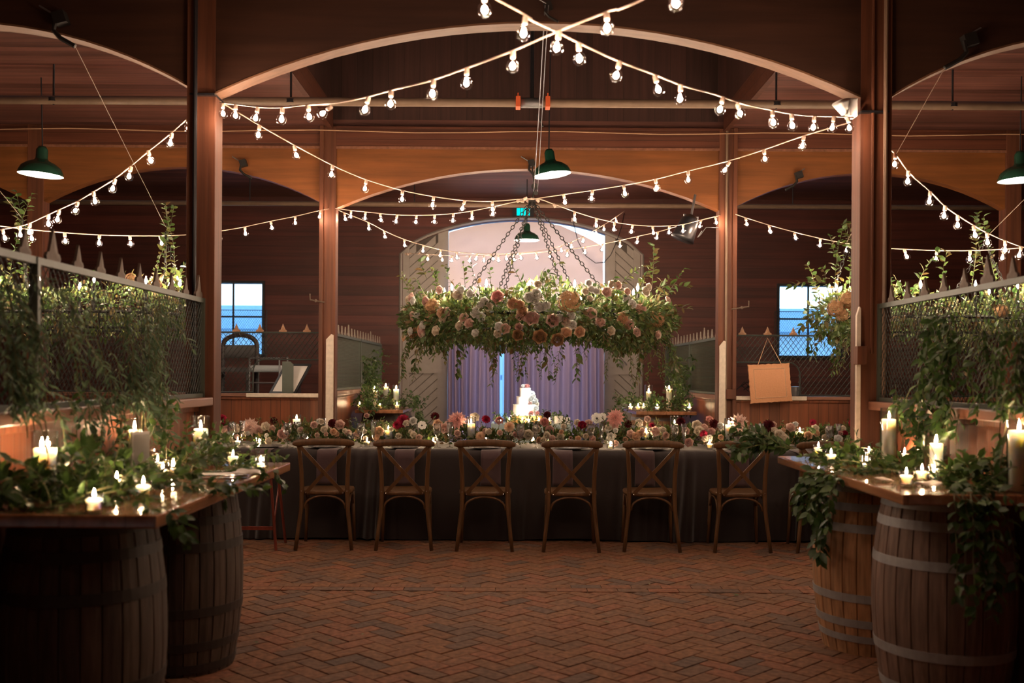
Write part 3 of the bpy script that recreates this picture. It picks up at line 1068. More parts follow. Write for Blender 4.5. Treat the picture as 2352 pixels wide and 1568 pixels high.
def string(label, A, B, wire, bulbs, end=None, extra=0, bare=()):
    W3 = [on_line(x, y, A, B) for x, y in wire]
    if end is not None:
        W3 = W3 + [Vector(end)]
    o = thing('string_light', label, 'string light', W3[0], group='globe string lights')
    pts = []
    n = len(W3)
    for i in range(n - 1):           # smooth the cord
        p0, p1, p2, p3 = W3[max(i - 1, 0)], W3[i], W3[i + 1], W3[min(i + 2, n - 1)]
        for k in range(4):
            t = k / 4
            pts.append(0.5 * ((2 * p1) + (p2 - p0) * t + (2 * p0 - 5 * p1 + 4 * p2 - p3) * t * t + (3 * p1 - p0 - 3 * p2 + p3) * t ** 3))
    pts.append(W3[-1])
    MB().tube(pts, 0.0042, 5).build('cord', M['cord'], o, smooth=True)
    for bx in bulbs:
        for i in range(len(wire) - 1):
            xa, xb = wire[i][0], wire[i + 1][0]
            if min(xa, xb) <= bx <= max(xa, xb):
                t = (bx - xa) / (xb - xa)
                p = on_line(bx, wire[i][1] + t * (wire[i + 1][1] - wire[i][1]), A, B)
                break
        else:
            continue
        big = random.random() < 0.06
        bulb_parts(o, p + Vector((0, 0, -0.03)), (random.uniform(-0.2, 0.2), random.uniform(-0.28, 0.28) * (4 if big else 1), random.uniform(0, 3)))
    for k, ex_px in enumerate(bare):
        for i in range(len(wire) - 1):
            xa, xb = wire[i][0], wire[i + 1][0]
            if min(xa, xb) <= ex_px <= max(xa, xb):
                t = (ex_px - xa) / (xb - xa)
                p = on_line(ex_px, wire[i][1] + t * (wire[i + 1][1] - wire[i][1]), A, B)
                c = bpy.data.objects.new('bare_socket', BP[1])
                COL.objects.link(c)
                c.parent = o
                c.location = p - o.location
                c.rotation_euler = (0.3, 1.2 + 0.5 * k, 0.4 * k)
                break
    if extra:
        a, b = W3[-2], W3[-1]
        for k in range(extra):
            bulb_parts(o, a.lerp(b, (k + 0.5) / extra) + Vector((0, 0, -0.03)), (0.1, 0.1, k))
    return o


string('string of globe bulbs from the front left post up to the top centre crossing', (-1.80, 6.0), (2.09, 1.95),
       [(505, 236), (545, 240), (595, 246), (648, 247), (705, 241), (768, 237), (833, 225), (905, 206), (987, 186), (1075, 155), (1175, 118), (1282, 72), (1400, 25), (1560, -40)],
       [512, 541, 590, 648, 709, 752, 843, 898, 995, 1072, 1178, 1282, 1394, 1547], (2.09, 1.95, 3.05), 3)
string('string of globe bulbs from the front right post up to the top centre crossing', (2.09, 6.0), (-1.80, 1.95),
       [(1960, 270), (1912, 267), (1865, 266), (1815, 261), (1768, 252), (1705, 238), (1640, 216), (1572, 198), (1500, 170), (1415, 138), (1322, 95), (1280, 74), (1214, 43), (1110, -18)],
       [1949, 1914, 1870, 1819, 1775, 1697, 1658, 1563, 1508, 1420, 1330, 1205, 1113], (-1.80, 1.95, 3.05), 3)
string('string of globe bulbs from the front left post dipping past the chandelier hook', (-1.80, 6.1), (2.10, 10.1),
       [(503, 232), (600, 290), (685, 338), (765, 380), (840, 412), (924, 437), (995, 451), (1065, 460), (1131, 462), (1225, 456), (1270, 468), (1320, 486), (1369, 501), (1411, 510), (1454, 516), (1500, 519), (1540, 518), (1570, 515), (1605, 506), (1655, 494)],
       [595, 678, 763, 840, 924, 995, 1065, 1131, 1320, 1370, 1411, 1452, 1500, 1537, 1569, 1609, 1644], bare=(1203, 1219, 1232, 1272))
string('string of globe bulbs from the front right post dipping past the chandelier hook', (2.09, 6.1), (-1.80, 10.1),
       [(1955, 280), (1920, 290), (1845, 312), (1756, 343), (1671, 370), (1581, 392), (1507, 411), (1434, 425), (1360, 437), (1296, 446), (1225, 457), (1180, 464), (1134, 474), (1084, 484), (1041, 490), (998, 493), (956, 494), (911, 493), (874, 490), (839, 486), (805, 483), (770, 478)],
       [1845, 1756, 1671, 1581, 1507, 1434, 1360, 1296, 1134, 1084, 1041, 998, 956, 911, 874, 839, 806], bare=(1187, 1196, 1210))
string('string of globe bulbs from the rear left post across the white cloth screen', (-1.80, 10.2), (2.10, 13.95),
       [(772, 480), (790, 488), (847, 511), (883, 530), (927, 549), (972, 563), (1012, 573), (1060, 580), (1120, 583), (1190, 581), (1230, 577), (1265, 571), (1289, 564), (1311, 556), (1338, 543), (1370, 526), (1400, 508), (1435, 484)],
       [792, 847, 883, 929, 972, 1012, 1049, 1095, 1130, 1163, 1195, 1289, 1312, 1339, 1369, 1387, 1415])
string('string of globe bulbs from the rear right post across the white cloth screen', (2.10, 10.2), (-1.80, 13.95),
       [(1650, 496), (1608, 506), (1560, 518), (1512, 532), (1467, 542), (1423, 552), (1383, 560), (1343, 567), (1302, 573), (1264, 577), (1200, 583), (1140, 586), (1090, 587), (1040, 587), (984, 584), (960, 583), (930, 581)],
       [1559, 1510, 1464, 1424, 1384, 1344, 1303, 1264, 1232, 1180, 1145, 1112, 1079, 1038, 1015, 983], bare=(960, 940, 934, 931, 936))
string('string of globe bulbs sloping down from the front left post to the left edge', (-1.95, 6.05), (-3.6, 6.9),
       [(440, 264), (390, 308), (340, 348), (298, 383), (258, 414), (215, 440), (175, 463), (134, 482), (105, 495), (60, 515), (0, 527), (-60, 534)],
       [432, 393, 343, 299, 262, 216, 176, 134, 111, 68, 46, 8])
string('nearly level string of globe bulbs from the rear left post to the left edge', (-1.87, 10.1), (-3.6, 6.9),
       [(768, 478), (735, 483), (680, 496), (620, 508), (560, 521), (500, 531), (440, 538), (380, 541), (300, 541), (228, 539), (149, 534), (60, 526), (0, 519), (-50, 514)],
       [735, 678, 623, 563, 502, 369, 299, 228, 149, 72])
string('string of globe bulbs sloping down from the front right post to the right edge', (2.25, 6.05), (3.75, 7.05),
       [(2033, 338), (2055, 352), (2090, 398), (2135, 438), (2168, 471), (2196, 492), (2236, 517), (2268, 535), (2310, 553), (2352, 568), (2400, 580)],
       [2056, 2086, 2136, 2170, 2200, 2238, 2268, 2309, 2344])
string('nearly level string of globe bulbs from the rear right post to the right edge', (2.17, 10.1), (3.75, 7.05),
       [(1690, 492), (1714, 500), (1768, 517), (1826, 533), (1884, 547), (1946, 559), (2030, 569), (2080, 572), (2151, 575), (2228, 575), (2305, 572), (2352, 568), (2400, 562)],
       [1714, 1768, 1826, 1884, 1946, 2080, 2151, 2228, 2305])

# ------------------------------------------------------------------ leaves
LV = np.array([(0, 0, 0), (-.24, .3, .05), (.24, .3, .05), (0, .33, -.01), (-.20, .66, .03), (.20, .66, .03), (0, .68, -.03), (0, 1, -.12)], float)
LF = [(0, 3, 1), (0, 2, 3), (1, 3, 6, 4), (3, 2, 5, 6), (4, 6, 7), (6, 5, 7)]


KEEP = []      # (x, y, radius, top) round each candle; pixel box kept open towards the room


def pix(p):
    return CX + p[0] / p[1] * F, HY - (p[2] - EYE) / p[1] * F


class Leaves:
    def __init__(self):
        self.o, self.d, self.n, self.s, self.w = [], [], [], [], []
        self.stems = MB()

    def leaf(self, o, d, n, s, w=1.0):
        for kx, ky, kr, kt, kb in KEEP:
            if o[2] < kt + 0.03 and (o[0] - kx) ** 2 + (o[1] - ky) ** 2 < (kr + 0.03) ** 2:
                return
            if o[1] < ky and o[1] > ky - 0.9 and True:
                px_, py_ = pix(o)
                cx_, ty_ = pix((kx, ky, kt + 0.03))
                by_ = pix((kx, ky, kb + 0.3 * (kt - kb)))[1]
                if abs(px_ - cx_) < (kr + 0.015) / ky * F and ty_ - 6 < py_ < by_:
                    return
        self.o.append(tuple(o)); self.d.append(tuple(d)); self.n.append(tuple(n)); self.s.append(s); self.w.append(w)

    def build(self, name, mat, parent, world=True):
        O, D, N = np.array(self.o), np.array(self.d), np.array(self.n)
        S, Wd = np.array(self.s), np.array(self.w)
        D /= np.linalg.norm(D, axis=1)[:, None] + 1e-9
        Xv = np.cross(D, N)
        Xv /= np.linalg.norm(Xv, axis=1)[:, None] + 1e-9
        Nz = np.cross(Xv, D)
        V = (O[:, None, :] + S[:, None, None] * (LV[None, :, 0:1] * Wd[:, None, None] * Xv[:, None, :] + LV[None, :, 1:2] * D[:, None, :] + LV[None, :, 2:3] * Nz[:, None, :]))
        k = len(LV)
        V = V.reshape(-1, 3)
        fs = []
        for i in range(len(O)):
            b = i * k
            fs += [tuple(j + b for j in f) for f in LF]
        off = np.array(parent.location) if (parent is not None and world) else np.zeros(3)
        me = bpy.data.meshes.new(name)
        me.from_pydata((V - off).tolist(), [], fs)
        me.materials.append(mat)
        me.polygons.foreach_set('use_smooth', [True] * len(me.polygons))
        ob = bpy.data.objects.new(name, me)
        COL.objects.link(ob)
        ob.parent = parent
        if self.stems.v:
            self.stems.build('stem', M['stem'], parent, world=world)['kind'] = 'stuff'
        return ob


def rv():
    v = rng.normal(size=3)
    return Vector(v / (np.linalg.norm(v) + 1e-9))


def vine(L, start, direc, length, leaf=0.05, step=0.028, grav=0.12, wander=0.35, width=1.0, limit=None, stem=0.0022, per=2, pull=None):
    """grow one trailing stem with paired leaves; limit(p)->p keeps it off solid things"""
    p, d = Vector(start), Vector(direc).normalized()
    pts = [p.copy()]
    s = 0
    while s < length:
        d = (d + rv() * wander * 0.35 + Vector((0, 0, -grav)))
        if pull is not None:
            d += Vector(pull) * 0.1
        d.normalize()
        p = p + d * step
        if limit:
            p = limit(p)
        pts.append(p.copy())
        for _ in range(per):
            side = rv()
            side -= d * side.dot(d)
            if side.length < 1e-3:
                continue
            side.normalize()
            ld = side * 0.8 + d * 0.6 + Vector((0, 0, -0.15))
            nn = Vector((0, -0.4, 1.0)) + rv() * 0.7
            L.leaf(p, ld, nn, leaf * random.uniform(0.6, 1.25), width * random.uniform(0.8, 1.2))
        s += step
    if stem:
        L.stems.tube(pts, stem, 3, cap=False)
    return pts


# ------------------------------------------------------------------ flowers
def petal(mb, ang, r0, lean, h, w, curl=0.0, cup=0.25, point=0.0, nu=2, nv=3, tw=0.0):
    ca_, sa_ = math.cos(ang), math.sin(ang)
    vs = []
    for j in range(nv + 1):
        v = j / nv
        ww = w * (math.sin(PI * (0.22 + 0.52 * v)) if not point else math.sin(PI * min(1, 0.12 + 0.86 * v)) ** (1.0))
        if point and j == nv:
            ww = w * 0.04
        for i in range(nu + 1):
            u = 2 * i / nu - 1
            r = r0 + lean * v + curl * v * v - cup * w * u * u
            z = h * v * (1 - 0.25 * curl * v) + cup * w * 0.6 * u * u
            t = u * ww + tw * v
            vs.append((r * ca_ - t * sa_, r * sa_ + t * ca_, z))
    fs = [(j * (nu + 1) + i, j * (nu + 1) + i + 1, (j + 1) * (nu + 1) + i + 1, (j + 1) * (nu + 1) + i) for j in range(nv) for i in range(nu)]
    mb.add(vs, fs)


def fmesh(kind):
    mb = MB()
    if kind == 'rose':
        for n_, r0, ln, h, w, cu in ((3, .08, -.05, .86, .16, 0), (4, .17, -.06, .85, .24, 0), (5, .28, -.05, .80, .32, .0), (6, .40, -.02, .74, .38, .02), (7, .50, .06, .64, .42, .05), (7, .54, .20, .50, .46, .10), (6, .50, .38, .32, .48, .16)):
            for k in range(n_):
                petal(mb, 2 * PI * k / n_ + r0 * 9, r0, ln, h, w, cu, 0.45)
    elif kind == 'dahlia':
        for n_, r0, ln, h, w in ((7, .04, .22, .42, .10), (10, .08, .45, .36, .13), (12, .10, .72, .24, .16), (13, .12, .88, .06, .17)):
            for k in range(n_):
                petal(mb, 2 * PI * k / n_ + ln * 4, r0, ln, h, w, 0.0, 0.4, 1.0)
    elif kind == 'pompon':
        for n_, r0, ln, h, w in ((5, .02, .10, .60, .16), (8, .06, .30, .55, .18), (10, .10, .52, .42, .20), (12, .12, .72, .24, .22), (12, .14, .80, .04, .22)):
            for k in range(n_):
                petal(mb, 2 * PI * k / n_ + ln * 5, r0, ln, h, w, 0.02, 0.5)
    elif kind == 'anemone':
        for k in range(7):
            petal(mb, 2 * PI * k / 7, .05, .85, .25, .40, 0.1, 0.2)
    elif kind == 'hydrangea':
        for k in range(120):
            a, b = 2.39996 * k, 1 - (k + .5) / 82
            if b < -0.45:
                continue
            rr = math.sqrt(max(0, 1 - b * b))
            c = Vector((rr * math.cos(a), rr * math.sin(a), b)) * (0.85 + 0.12 * math.sin(k * 3.1))
            nrm = c.normalized()
            t1 = nrm.orthogonal().normalized()
            t1.rotate(Matrix.Rotation(k * 1.7, 3, nrm))
            t2 = nrm.cross(t1)
            q = 0.17
            mb.add([c, c + t1 * q + nrm * .05, c + (t1 + t2) * q * .6 + nrm * .02, c + t2 * q + nrm * .05, c + (t2 - t1) * q * .6 + nrm * .02, c - t1 * q + nrm * .05, c - (t1 + t2) * q * .6, c - t2 * q + nrm * .05, c + (t1 - t2) * q * .6], [(0, 1, 2, 3), (0, 3, 4, 5), (0, 5, 6, 7), (0, 7, 8, 1)])
    return mb


FM = {}


def flower(kind, mat, parent, pos, r, face=None, world=True):
    key = (kind, mat)
    if key not in FM:
        mb = fmesh(kind)
        me = bpy.data.meshes.new(kind)
        me.from_pydata([tuple(v) for v in mb.v], [], mb.f)
        me.materials.append(M[mat])
        me.polygons.foreach_set('use_smooth', [True] * len(me.polygons))
        FM[key] = me
    o = bpy.data.objects.new(kind, FM[key])
    COL.objects.link(o)
    o.parent = parent
    o.location = (Vector(pos) - parent.location) if world else Vector(pos)
    o.scale = (r, r, r)
    f = Vector(face) if face is not None else Vector((random.uniform(-.5, .5), -1, random.uniform(0.1, 1.0)))
    o.rotation_euler = f.to_track_quat('Z', 'Y').to_euler()
    if kind == 'anemone':
        if 'ctr' not in FM:
            m2 = MB().ball((0, 0, 0.08), 0.2, 8, 5)
            me = bpy.data.meshes.new('flower_centre')
            me.from_pydata(m2.v, [], m2.f)
            me.materials.append(M['centre'])
            FM['ctr'] = me
        c = bpy.data.objects.new('flower_centre', FM['ctr'])
        COL.objects.link(c)
        c.parent = o
    return o


# ------------------------------------------------------------------ hanging floral hoops
def chain_mb(mb, a, b, link=0.046, sag=0.0, r=0.0036, wd=0.012):
    a, b = Vector(a), Vector(b)
    n = max(2, int((b - a).length / (link * 0.78)))
    pts = [a.lerp(b, i / n) + Vector((0, 0, -sag * math.sin(PI * i / n))) for i in range(n + 1)]
    for i in range(n):
        p = (pts[i] + pts[i + 1]) / 2
        d = (pts[i + 1] - pts[i]).normalized()
        x = d.cross(Vector((0, 1, 0)))
        x.normalize()
        y = d.cross(x)
        s = x if i % 2 else y
        ring = []
        for k in range(8):
            t = 2 * PI * k / 8
            ring.append(p + d * (link / 2 * math.cos(t)) + s * (wd * math.sin(t)))
        ring.append(ring[0])
        mb.tube(ring, r, 4, cap=False)


def candelabra(parent, p):
    MB().lathe([(0.014, -0.20), (0.011, -0.12), (0.011, 0.0), (0.001, 0.0)], 8, p).build('candle_sleeve', M['black'], parent)
    g = MB().lathe([(0.007, 0), (0.016, 0.016), (0.017, 0.03), (0.009, 0.055), (0.001, 0.078)], 10, p).build('flame_bulb', M['bulbglass'], parent, smooth=True)
    c = MB().lathe([(0.001, 0.008), (0.009, 0.02), (0.009, 0.035), (0.001, 0.062)], 6, p).build('filament', M['cand'], g)
    return g


def hoop(label, C, rx, ry, minor, zt, zb, nleaf, flowers, bulbs, chains, seed, trailing, mat='leaf3', leafs=0.055, hydr=()):
    global rng
    rng = np.random.default_rng(seed)
    random.seed(seed)
    C = Vector(C)
    o = thing('floral_chandelier', label, 'chandelier', C, group='hanging floral chandeliers')
    ring = [C + Vector((0.9 * rx * math.cos(t), 0.9 * ry * math.sin(t), -0.10)) for t in [2 * PI * k / 40 for k in range(41)]]
    hb = MB().tube(ring, 0.014, 6, cap=False)
    hb.tube([p + Vector((0, 0, -0.12)) for p in ring], 0.010, 6, cap=False)
    for k in range(0, 40, 4):
        hb.tube([ring[k], ring[k] + Vector((0, 0, -0.12))], 0.008, 5)
    hb.build('iron_hoop', M['black'], o)
    for c in chains:
        m = MB()
        chain_mb(m, c[0], c[1])
        m.build('chain', M['black'], o)
    L = Leaves()
    zc_, zh = (zt + zb) / 2, (zt - zb) / 2
    for i in range(nleaf):
        t = rng.uniform(0, 2 * PI)
        base = Vector((C.x + rx * math.cos(t), C.y + ry * math.sin(t), zc_))
        out = Vector((math.cos(t), math.sin(t), 0))
        a = rng.uniform(0, 2 * PI)
        q = math.sqrt(rng.uniform(0.03, 1.0))
        lump = 0.85 + 0.25 * math.sin(5 * t + seed) + 0.1 * math.sin(13 * t)
        off = out * (minor * q * math.cos(a)) + Vector((0, 0, zh * q * math.sin(a) * (lump if math.sin(a) < 0 else 0.85 + 0.28 * math.sin(3 * t + 1 + seed) + 0.12 * math.sin(11 * t))))
        p = base + off
        d = off.normalized() + rv() * 0.9 + Vector((0, 0, -0.15))
        L.leaf(p, d, rv() + Vector((0, -0.5, 0.5)), leafs * rng.uniform(0.6, 1.3), rng.choice([0.45, 0.8, 1.1]))
    for k in range(trailing):
        t = rng.uniform(0, 2 * PI)
        out = Vector((math.cos(t), math.sin(t), 0))
        b0 = Vector((C.x + rx * math.cos(t), C.y + ry * math.sin(t), zc_)) + out * minor * 0.6
        if k % 3 == 0:
            vine(L, b0 + Vector((0, 0, zh * 0.6)), out * 0.4 + Vector((0, 0, 1)), rng.uniform(0.12, 0.3), leafs * 0.95, 0.03, 0.06, 0.4)
        else:
            vine(L, b0 - Vector((0, 0, zh * 0.5)), out + Vector((0, 0, -1)), rng.uniform(0.15, 0.4), leafs * 0.8, 0.028, 0.2, 0.5, rng.choice([0.5, 0.9]))
    for f in flowers:
        flower(f[0], f[1], o, f[2], f[3] * 1.12, Vector((f[2].x - C.x, (f[2].y - C.y) * 1.0 - 0.25, 0.25 + random.uniform(-.3, .4))))
    for p in bulbs:
        candelabra(o, p)
    return o, L


C0 = Vector((at(1238, 700, 8.1).x, 8.1, 1.97))
R0 = 0.88


def rp_(px, py, extra=0.10):
    """front surface of the central hoop at this pixel column"""
    Y = C0.y
    for _ in range(4):
        x = at(px, py, Y).x - C0.x
        k = min(0.98, abs(x) / (R0 + 0.16))
        Y = C0.y - math.sqrt(1 - k * k) * (R0 + 0.2)
    return at(px, py, Y)


fl_c = []
for k, m, px, py, r in [
    ('rose', 'whitep', 1060, 668, .034), ('rose', 'whitep', 1081, 675, .03), ('rose', 'cream', 1058, 682, .028), ('rose', 'whitep', 1114, 693, .034), ('rose', 'whitep', 1104, 702, .03), ('rose', 'cream', 1124, 706, .032),
    ('rose', 'pink', 1144, 683, .046), ('rose', 'peach', 1179, 698, .042), ('rose', 'peach', 1194, 701, .036), ('rose', 'whitep', 1216, 684, .038), ('rose', 'whitep', 1232, 674, .036), ('rose', 'whitep', 1228, 690, .034), ('rose', 'whitep', 1241, 706, .04), ('rose', 'whitep', 1254, 703, .032),
    ('hydrangea', 'hyd', 1307, 693, .075), ('rose', 'whitep', 1351, 652, .028), ('rose', 'whitep', 1357, 666, .028), ('rose', 'cream', 1343, 671, .026), ('rose', 'whitep', 1368, 670, .028), ('rose', 'cream', 1354, 686, .024), ('rose', 'blush', 1391, 673, .04),
    ('rose', 'whitep', 1438, 688, .038), ('rose', 'whitep', 1450, 699, .036), ('rose', 'blush', 1464, 711, .038), ('rose', 'peach', 1427, 731, .046), ('rose', 'blush', 1443, 744, .04), ('hydrangea', 'hyd', 1507, 733, .06), ('hydrangea', 'hyd', 994, 705, .06),
    ('rose', 'whitep', 1013, 716, .034), ('rose', 'whitep', 1029, 718, .034), ('rose', 'cream', 1019, 733, .034), ('rose', 'peach', 987, 736, .042), ('rose', 'peach', 971, 756, .044), ('rose', 'blush', 951, 722, .036), ('rose', 'whitep', 1094, 719, .04), ('rose', 'whitep', 1106, 728, .034),
    ('rose', 'blush', 1067, 731, .038), ('rose', 'cream', 1057, 748, .034), ('rose', 'whitep', 1147, 751, .034), ('rose', 'blush', 1161, 756, .038), ('rose', 'cream', 1144, 766, .03), ('rose', 'dusty', 1221, 733, .055), ('rose', 'dusty', 1269, 736, .046), ('rose', 'whitep', 1286, 731, .032),
    ('rose', 'cream', 1300, 741, .032), ('rose', 'whitep', 1314, 746, .032), ('rose', 'whitep', 1310, 726, .034), ('rose', 'blush', 1356, 721, .044), ('hydrangea', 'hyd', 950, 764, .045), ('rose', 'blush', 1460, 764, .035), ('rose', 'dusty', 1196, 727, .034), ('rose', 'peach', 1330, 762, .04),
    ('rose', 'peach', 1300, 765, .04), ('rose', 'blush', 965, 733, .03), ('rose', 'hyd', 1240, 775, .05), ('rose', 'hyd', 1280, 780, .045), ('rose', 'hyd', 1190, 770, .04), ('rose', 'peach', 1200, 715, .04)]:
    fl_c.append((k, m, rp_(px, py), r))
bl = []
for px, py in ((1038, 667), (1117, 661), (1216, 660), (1320, 662), (1408, 667), (1465, 670)):
    Y = C0.y - (R0 * 1.02) * math.sqrt(max(0.05, 1 - ((at(px, py, 7.4).x - C0.x) / R0) ** 2)) if True else 7.3
    bl.append(at(px, py, Y))
for t in (0.4, 1.1, 1.9, 2.7):
    bl.append(Vector((C0.x + R0 * math.cos(t), C0.y + R0 * math.sin(t), 2.08)))
apex = at(1222, 466, 8.1)
ch = []
for px, py, t in ((1048, 645, 3.6), (1133, 650, 4.35), (1140, 652, 2.1), (1305, 650, 4.95), (1346, 650, 1.0), (1418, 650, 5.7)):
    e = Vector((C0.x + R0 * math.cos(t), C0.y + R0 * math.sin(t), 0))
    e2 = at(px, py, e.y)
    ch.append((apex + Vector((0.02 * math.cos(t), 0.02 * math.sin(t), 0)), Vector((e2.x, e.y, 1.92))))
for k in range(34):
    t = random.uniform(PI * 0.98, PI * 2.02)
    q = Vector((C0.x + (R0 + .2) * math.cos(t), C0.y + (R0 + .2) * math.sin(t), random.uniform(1.70, 2.06)))
    fl_c.append(('rose', random.choice(('whitep', 'cream', 'blush', 'blush', 'peach', 'dusty')), q, random.uniform(.028, .04)))
hc, LC = hoop('large round floral chandelier over the centre of the long table', C0, R0, R0, 0.24, 2.07, 1.62, 20500, fl_c, bl, ch, 5, 84, leafs=0.046)
# long tendrils that stand out from the outline
for px, py, d, ln, g in ((1497, 660, (0.1, -0.1, 1), 0.30, 0.0), (1500, 665, (0.8, 0, 0.5), 0.26, 0.12), (1200, 655, (-0.5, 0, 1), 0.16, 0.05), (1240, 655, (0.5, 0, 1), 0.2, 0.05), (985, 745, (-0.6, 0, -0.8), 0.34, 0.12), (1530, 780, (0.5, 0, -0.8), 0.3, 0.15),
                         (1470, 790, (0.1, 0, -1), 0.26, 0.2), (1250, 775, (0, -0.1, -1), 0.26, 0.2), (1050, 770, (0, 0, -1), 0.26, 0.2), (980, 640, (-0.3, 0, 1), 0.12, 0.0), (1415, 770, (0, 0, -1), 0.2, 0.2), (1130, 780, (0.1, 0, -1), 0.2, 0.2), (1320, 790, (0.1, 0, -1), 0.22, 0.2), (1515, 700, (1, 0, 0.2), 0.2, 0.15)):
    vine(LC, rp_(px, py), d, ln, 0.062, 0.034, g, 0.3)
LC.build('foliage', M['leaf3'], hc)

# hanging hardware of the central hoop
rig = thing('rigging_rope', 'doubled rope from the top centre beam clamp down to the chandelier pulley', 'rope', at(1250, 20, 5.93))
ta, tb_ = at(1252, 12, 5.92), at(1226, 440, 8.1)
MB().tube([ta, ta.lerp(tb_, 0.5) + Vector((0, 0, -0.04)), tb_], 0.0035, 5).build('rope', M['steel'], rig)
MB().tube([ta + Vector((0.02, 0, 0.0)), tb_ + Vector((0.03, 0, 0))], 0.0028, 5).build('rope', M['steel'], rig)
MB().tube([at(1247, 290, 7.4), at(1234, 262, 7.4), at(1238, 278, 7.4)], 0.008, 5).build('knot', M['black'], rig)
pl = MB()
for px, py, r in ((1228, 428, .028), (1231, 443, .018)):
    pl.tube([at(px, py, 8.09), at(px, py, 8.12)], r, 12)
pl.tube([at(1222, 380, 8.1), at(1224, 400, 8.1), at(1228, 425, 8.1), apex], 0.008, 5)
pl.box(apex.x - 0.03, apex.x + 0.03, 8.08, 8.12, apex.z - 0.02, apex.z + 0.02)
pl.build('pulley', M['black'], rig)


def clamp(label, px, py, Y, s=1.0, flip=1):
    o = thing('beam_clamp', label, 'clamp', at(px, py, Y), group='beam clamps')
    c = o.location
    k = s
    mb = MB()
    mb.obox(c + Vector((0.03 * k, 0.0, 0.05 * k)), (0.035 * k, 0, 0.01 * k), (0, 0.035 * k, 0), (-0.012 * k, 0, 0.035 * k))
    mb.build('jaw', M['black'], o)
    MB().tube([c + Vector((0.01 * k * flip, -0.02, 0.04 * k)), c + Vector((0, -0.03, -0.03 * k)), c + Vector((0.04 * k * flip, -0.03, -0.075 * k)), c + Vector((0.13 * k * flip, -0.03, -0.125 * k))], 0.014 * k, 6).build('bent_arm', M['black'], o)
    MB().tube([c + Vector((-0.09 * k * flip, -0.02, 0.12 * k)), c + Vector((0.01 * k * flip, -0.02, 0.06 * k))], 0.006 * k, 5).build('handle', M['steel'], o)
    return c + Vector((0.13 * k * flip, -0.03, -0.125 * k))


e1 = clamp('black beam clamp with bent arm on the left front arch', 128, 62, Y1 - 0.03)
e2 = clamp('black beam clamp with bent arm on the right front arch', 2215, 112, Y1 - 0.03, 1.0, -1)
clamp('black beam clamp on the top centre arch above the string crossing', 1252, 25, Y1 - 0.03, 0.6)
clamp('small beam clamp on the rear left arch', 553, 385, Y2 - 0.02, 0.9)
clamp('small beam clamp on the rear right arch', 1829, 412, Y2 - 0.02, 0.9, -1)
clamp('small beam clamp above the centre of the rear arch', 1215, 385, Y2 - 0.02, 0.9)
for lab, a, b in (('thin cable from the left beam clamp down to the left floral chandelier', e1, at(380, 520, 7.75)), ('thin cable from the right beam clamp down behind the front right post', e2, at(1945, 556, 7.75)),
                  ('thin cable coming in at the left edge to the left floral chandelier', Vector((-3.85, 5.97, 3.42)), at(50, 500, 7.75)), ('thin cable coming in at the right edge to the right floral chandelier', Vector((4.0, 5.97, 3.42)), at(2262, 548, 7.75))):
    c = MB().tube([a, b], 0.0022, 5).build('hanging_cable', M['pipe'])
    tag(c, lab, 'cable')

# side hoops
def side_hoop(label, cx, seed, hangs, flowers, vy=7.85):
    C = Vector((cx, vy, 1.97))
    bls = []
    for t in [2 * PI * k / 12 + 0.25 for k in range(12)]:
        bls.append(C + Vector((0.80 * math.cos(t), 0.34 * math.sin(t), 0.11)))
    chs = []
    for h in hangs:
        for dx in (-0.12, 0.14):
            x = min(max(h.x + dx, cx - 0.78), cx + 0.78)
            k = (x - cx) / 0.8
            y = -0.34 * math.sqrt(max(0, 1 - k * k)) * (1 if dx > 0 else -1)
            chs.append((h, Vector((x, vy + y, 1.98))))
    o, L = hoop(label, C, 0.80, 0.34, 0.17, 2.13, 1.66, 3600, flowers, bls, chs, seed, 26)
    for h in hangs:
        for dx in (-0.1, 0.1, 0.02):
            vine(L, Vector((h.x + dx, vy - 0.1, 2.1)), (-(dx), 0, 1), (h.z - 2.0) * 1.2, 0.058, 0.034, 0.0, 0.22, pull=((h.x - (h.x + dx)), 0, 0.5))
    return o, L


hl = [at(380, 533, 7.75), at(52, 505, 7.75)]
fll = [('hydrangea', 'hyd', at(355, 655, 7.45), .05), ('hydrangea', 'hyd', at(300, 640, 7.45), .04)]
o, L = side_hoop('left floral chandelier glowing behind the left wire screen', -3.36, 21, hl, fll)
L.build('foliage', M['leaf3'], o)
hr = [at(2262, 556, 7.75), at(1946, 570, 7.75)]
flr = [('hydrangea', 'hyd', at(1920, 708, 7.45), .06), ('hydrangea', 'hyd', at(1950, 690, 7.45), .07), ('hydrangea', 'hyd', at(1936, 724, 7.45), .045), ('hydrangea', 'hyd', at(1965, 700, 7.45), .06), ('hydrangea', 'hyd', at(2300, 715, 7.45), .05)]
o, L = side_hoop('right floral chandelier, its end showing left of the front right post', 3.30, 33, hr, flr)
for px, py, d in ((1895, 650, (-0.9, 0, 0.3)), (1900, 700, (-0.9, 0, -0.3)), (1905, 730, (-0.6, 0, -0.6)), (1900, 740, (-0.3, 0, -1)), (1930, 620, (-0.2, 0, 1)), (2110, 650, (0.3, 0, 1)), (2160, 660, (0.2, 0, 1)), (1930, 740, (-0.1, 0, -1)), (1950, 750, (0, 0, -1))):
    vine(L, at(px, py, 7.6), d, 0.26, 0.062, 0.034, 0.06, 0.35)
L.build('foliage', M['leaf3'], o)


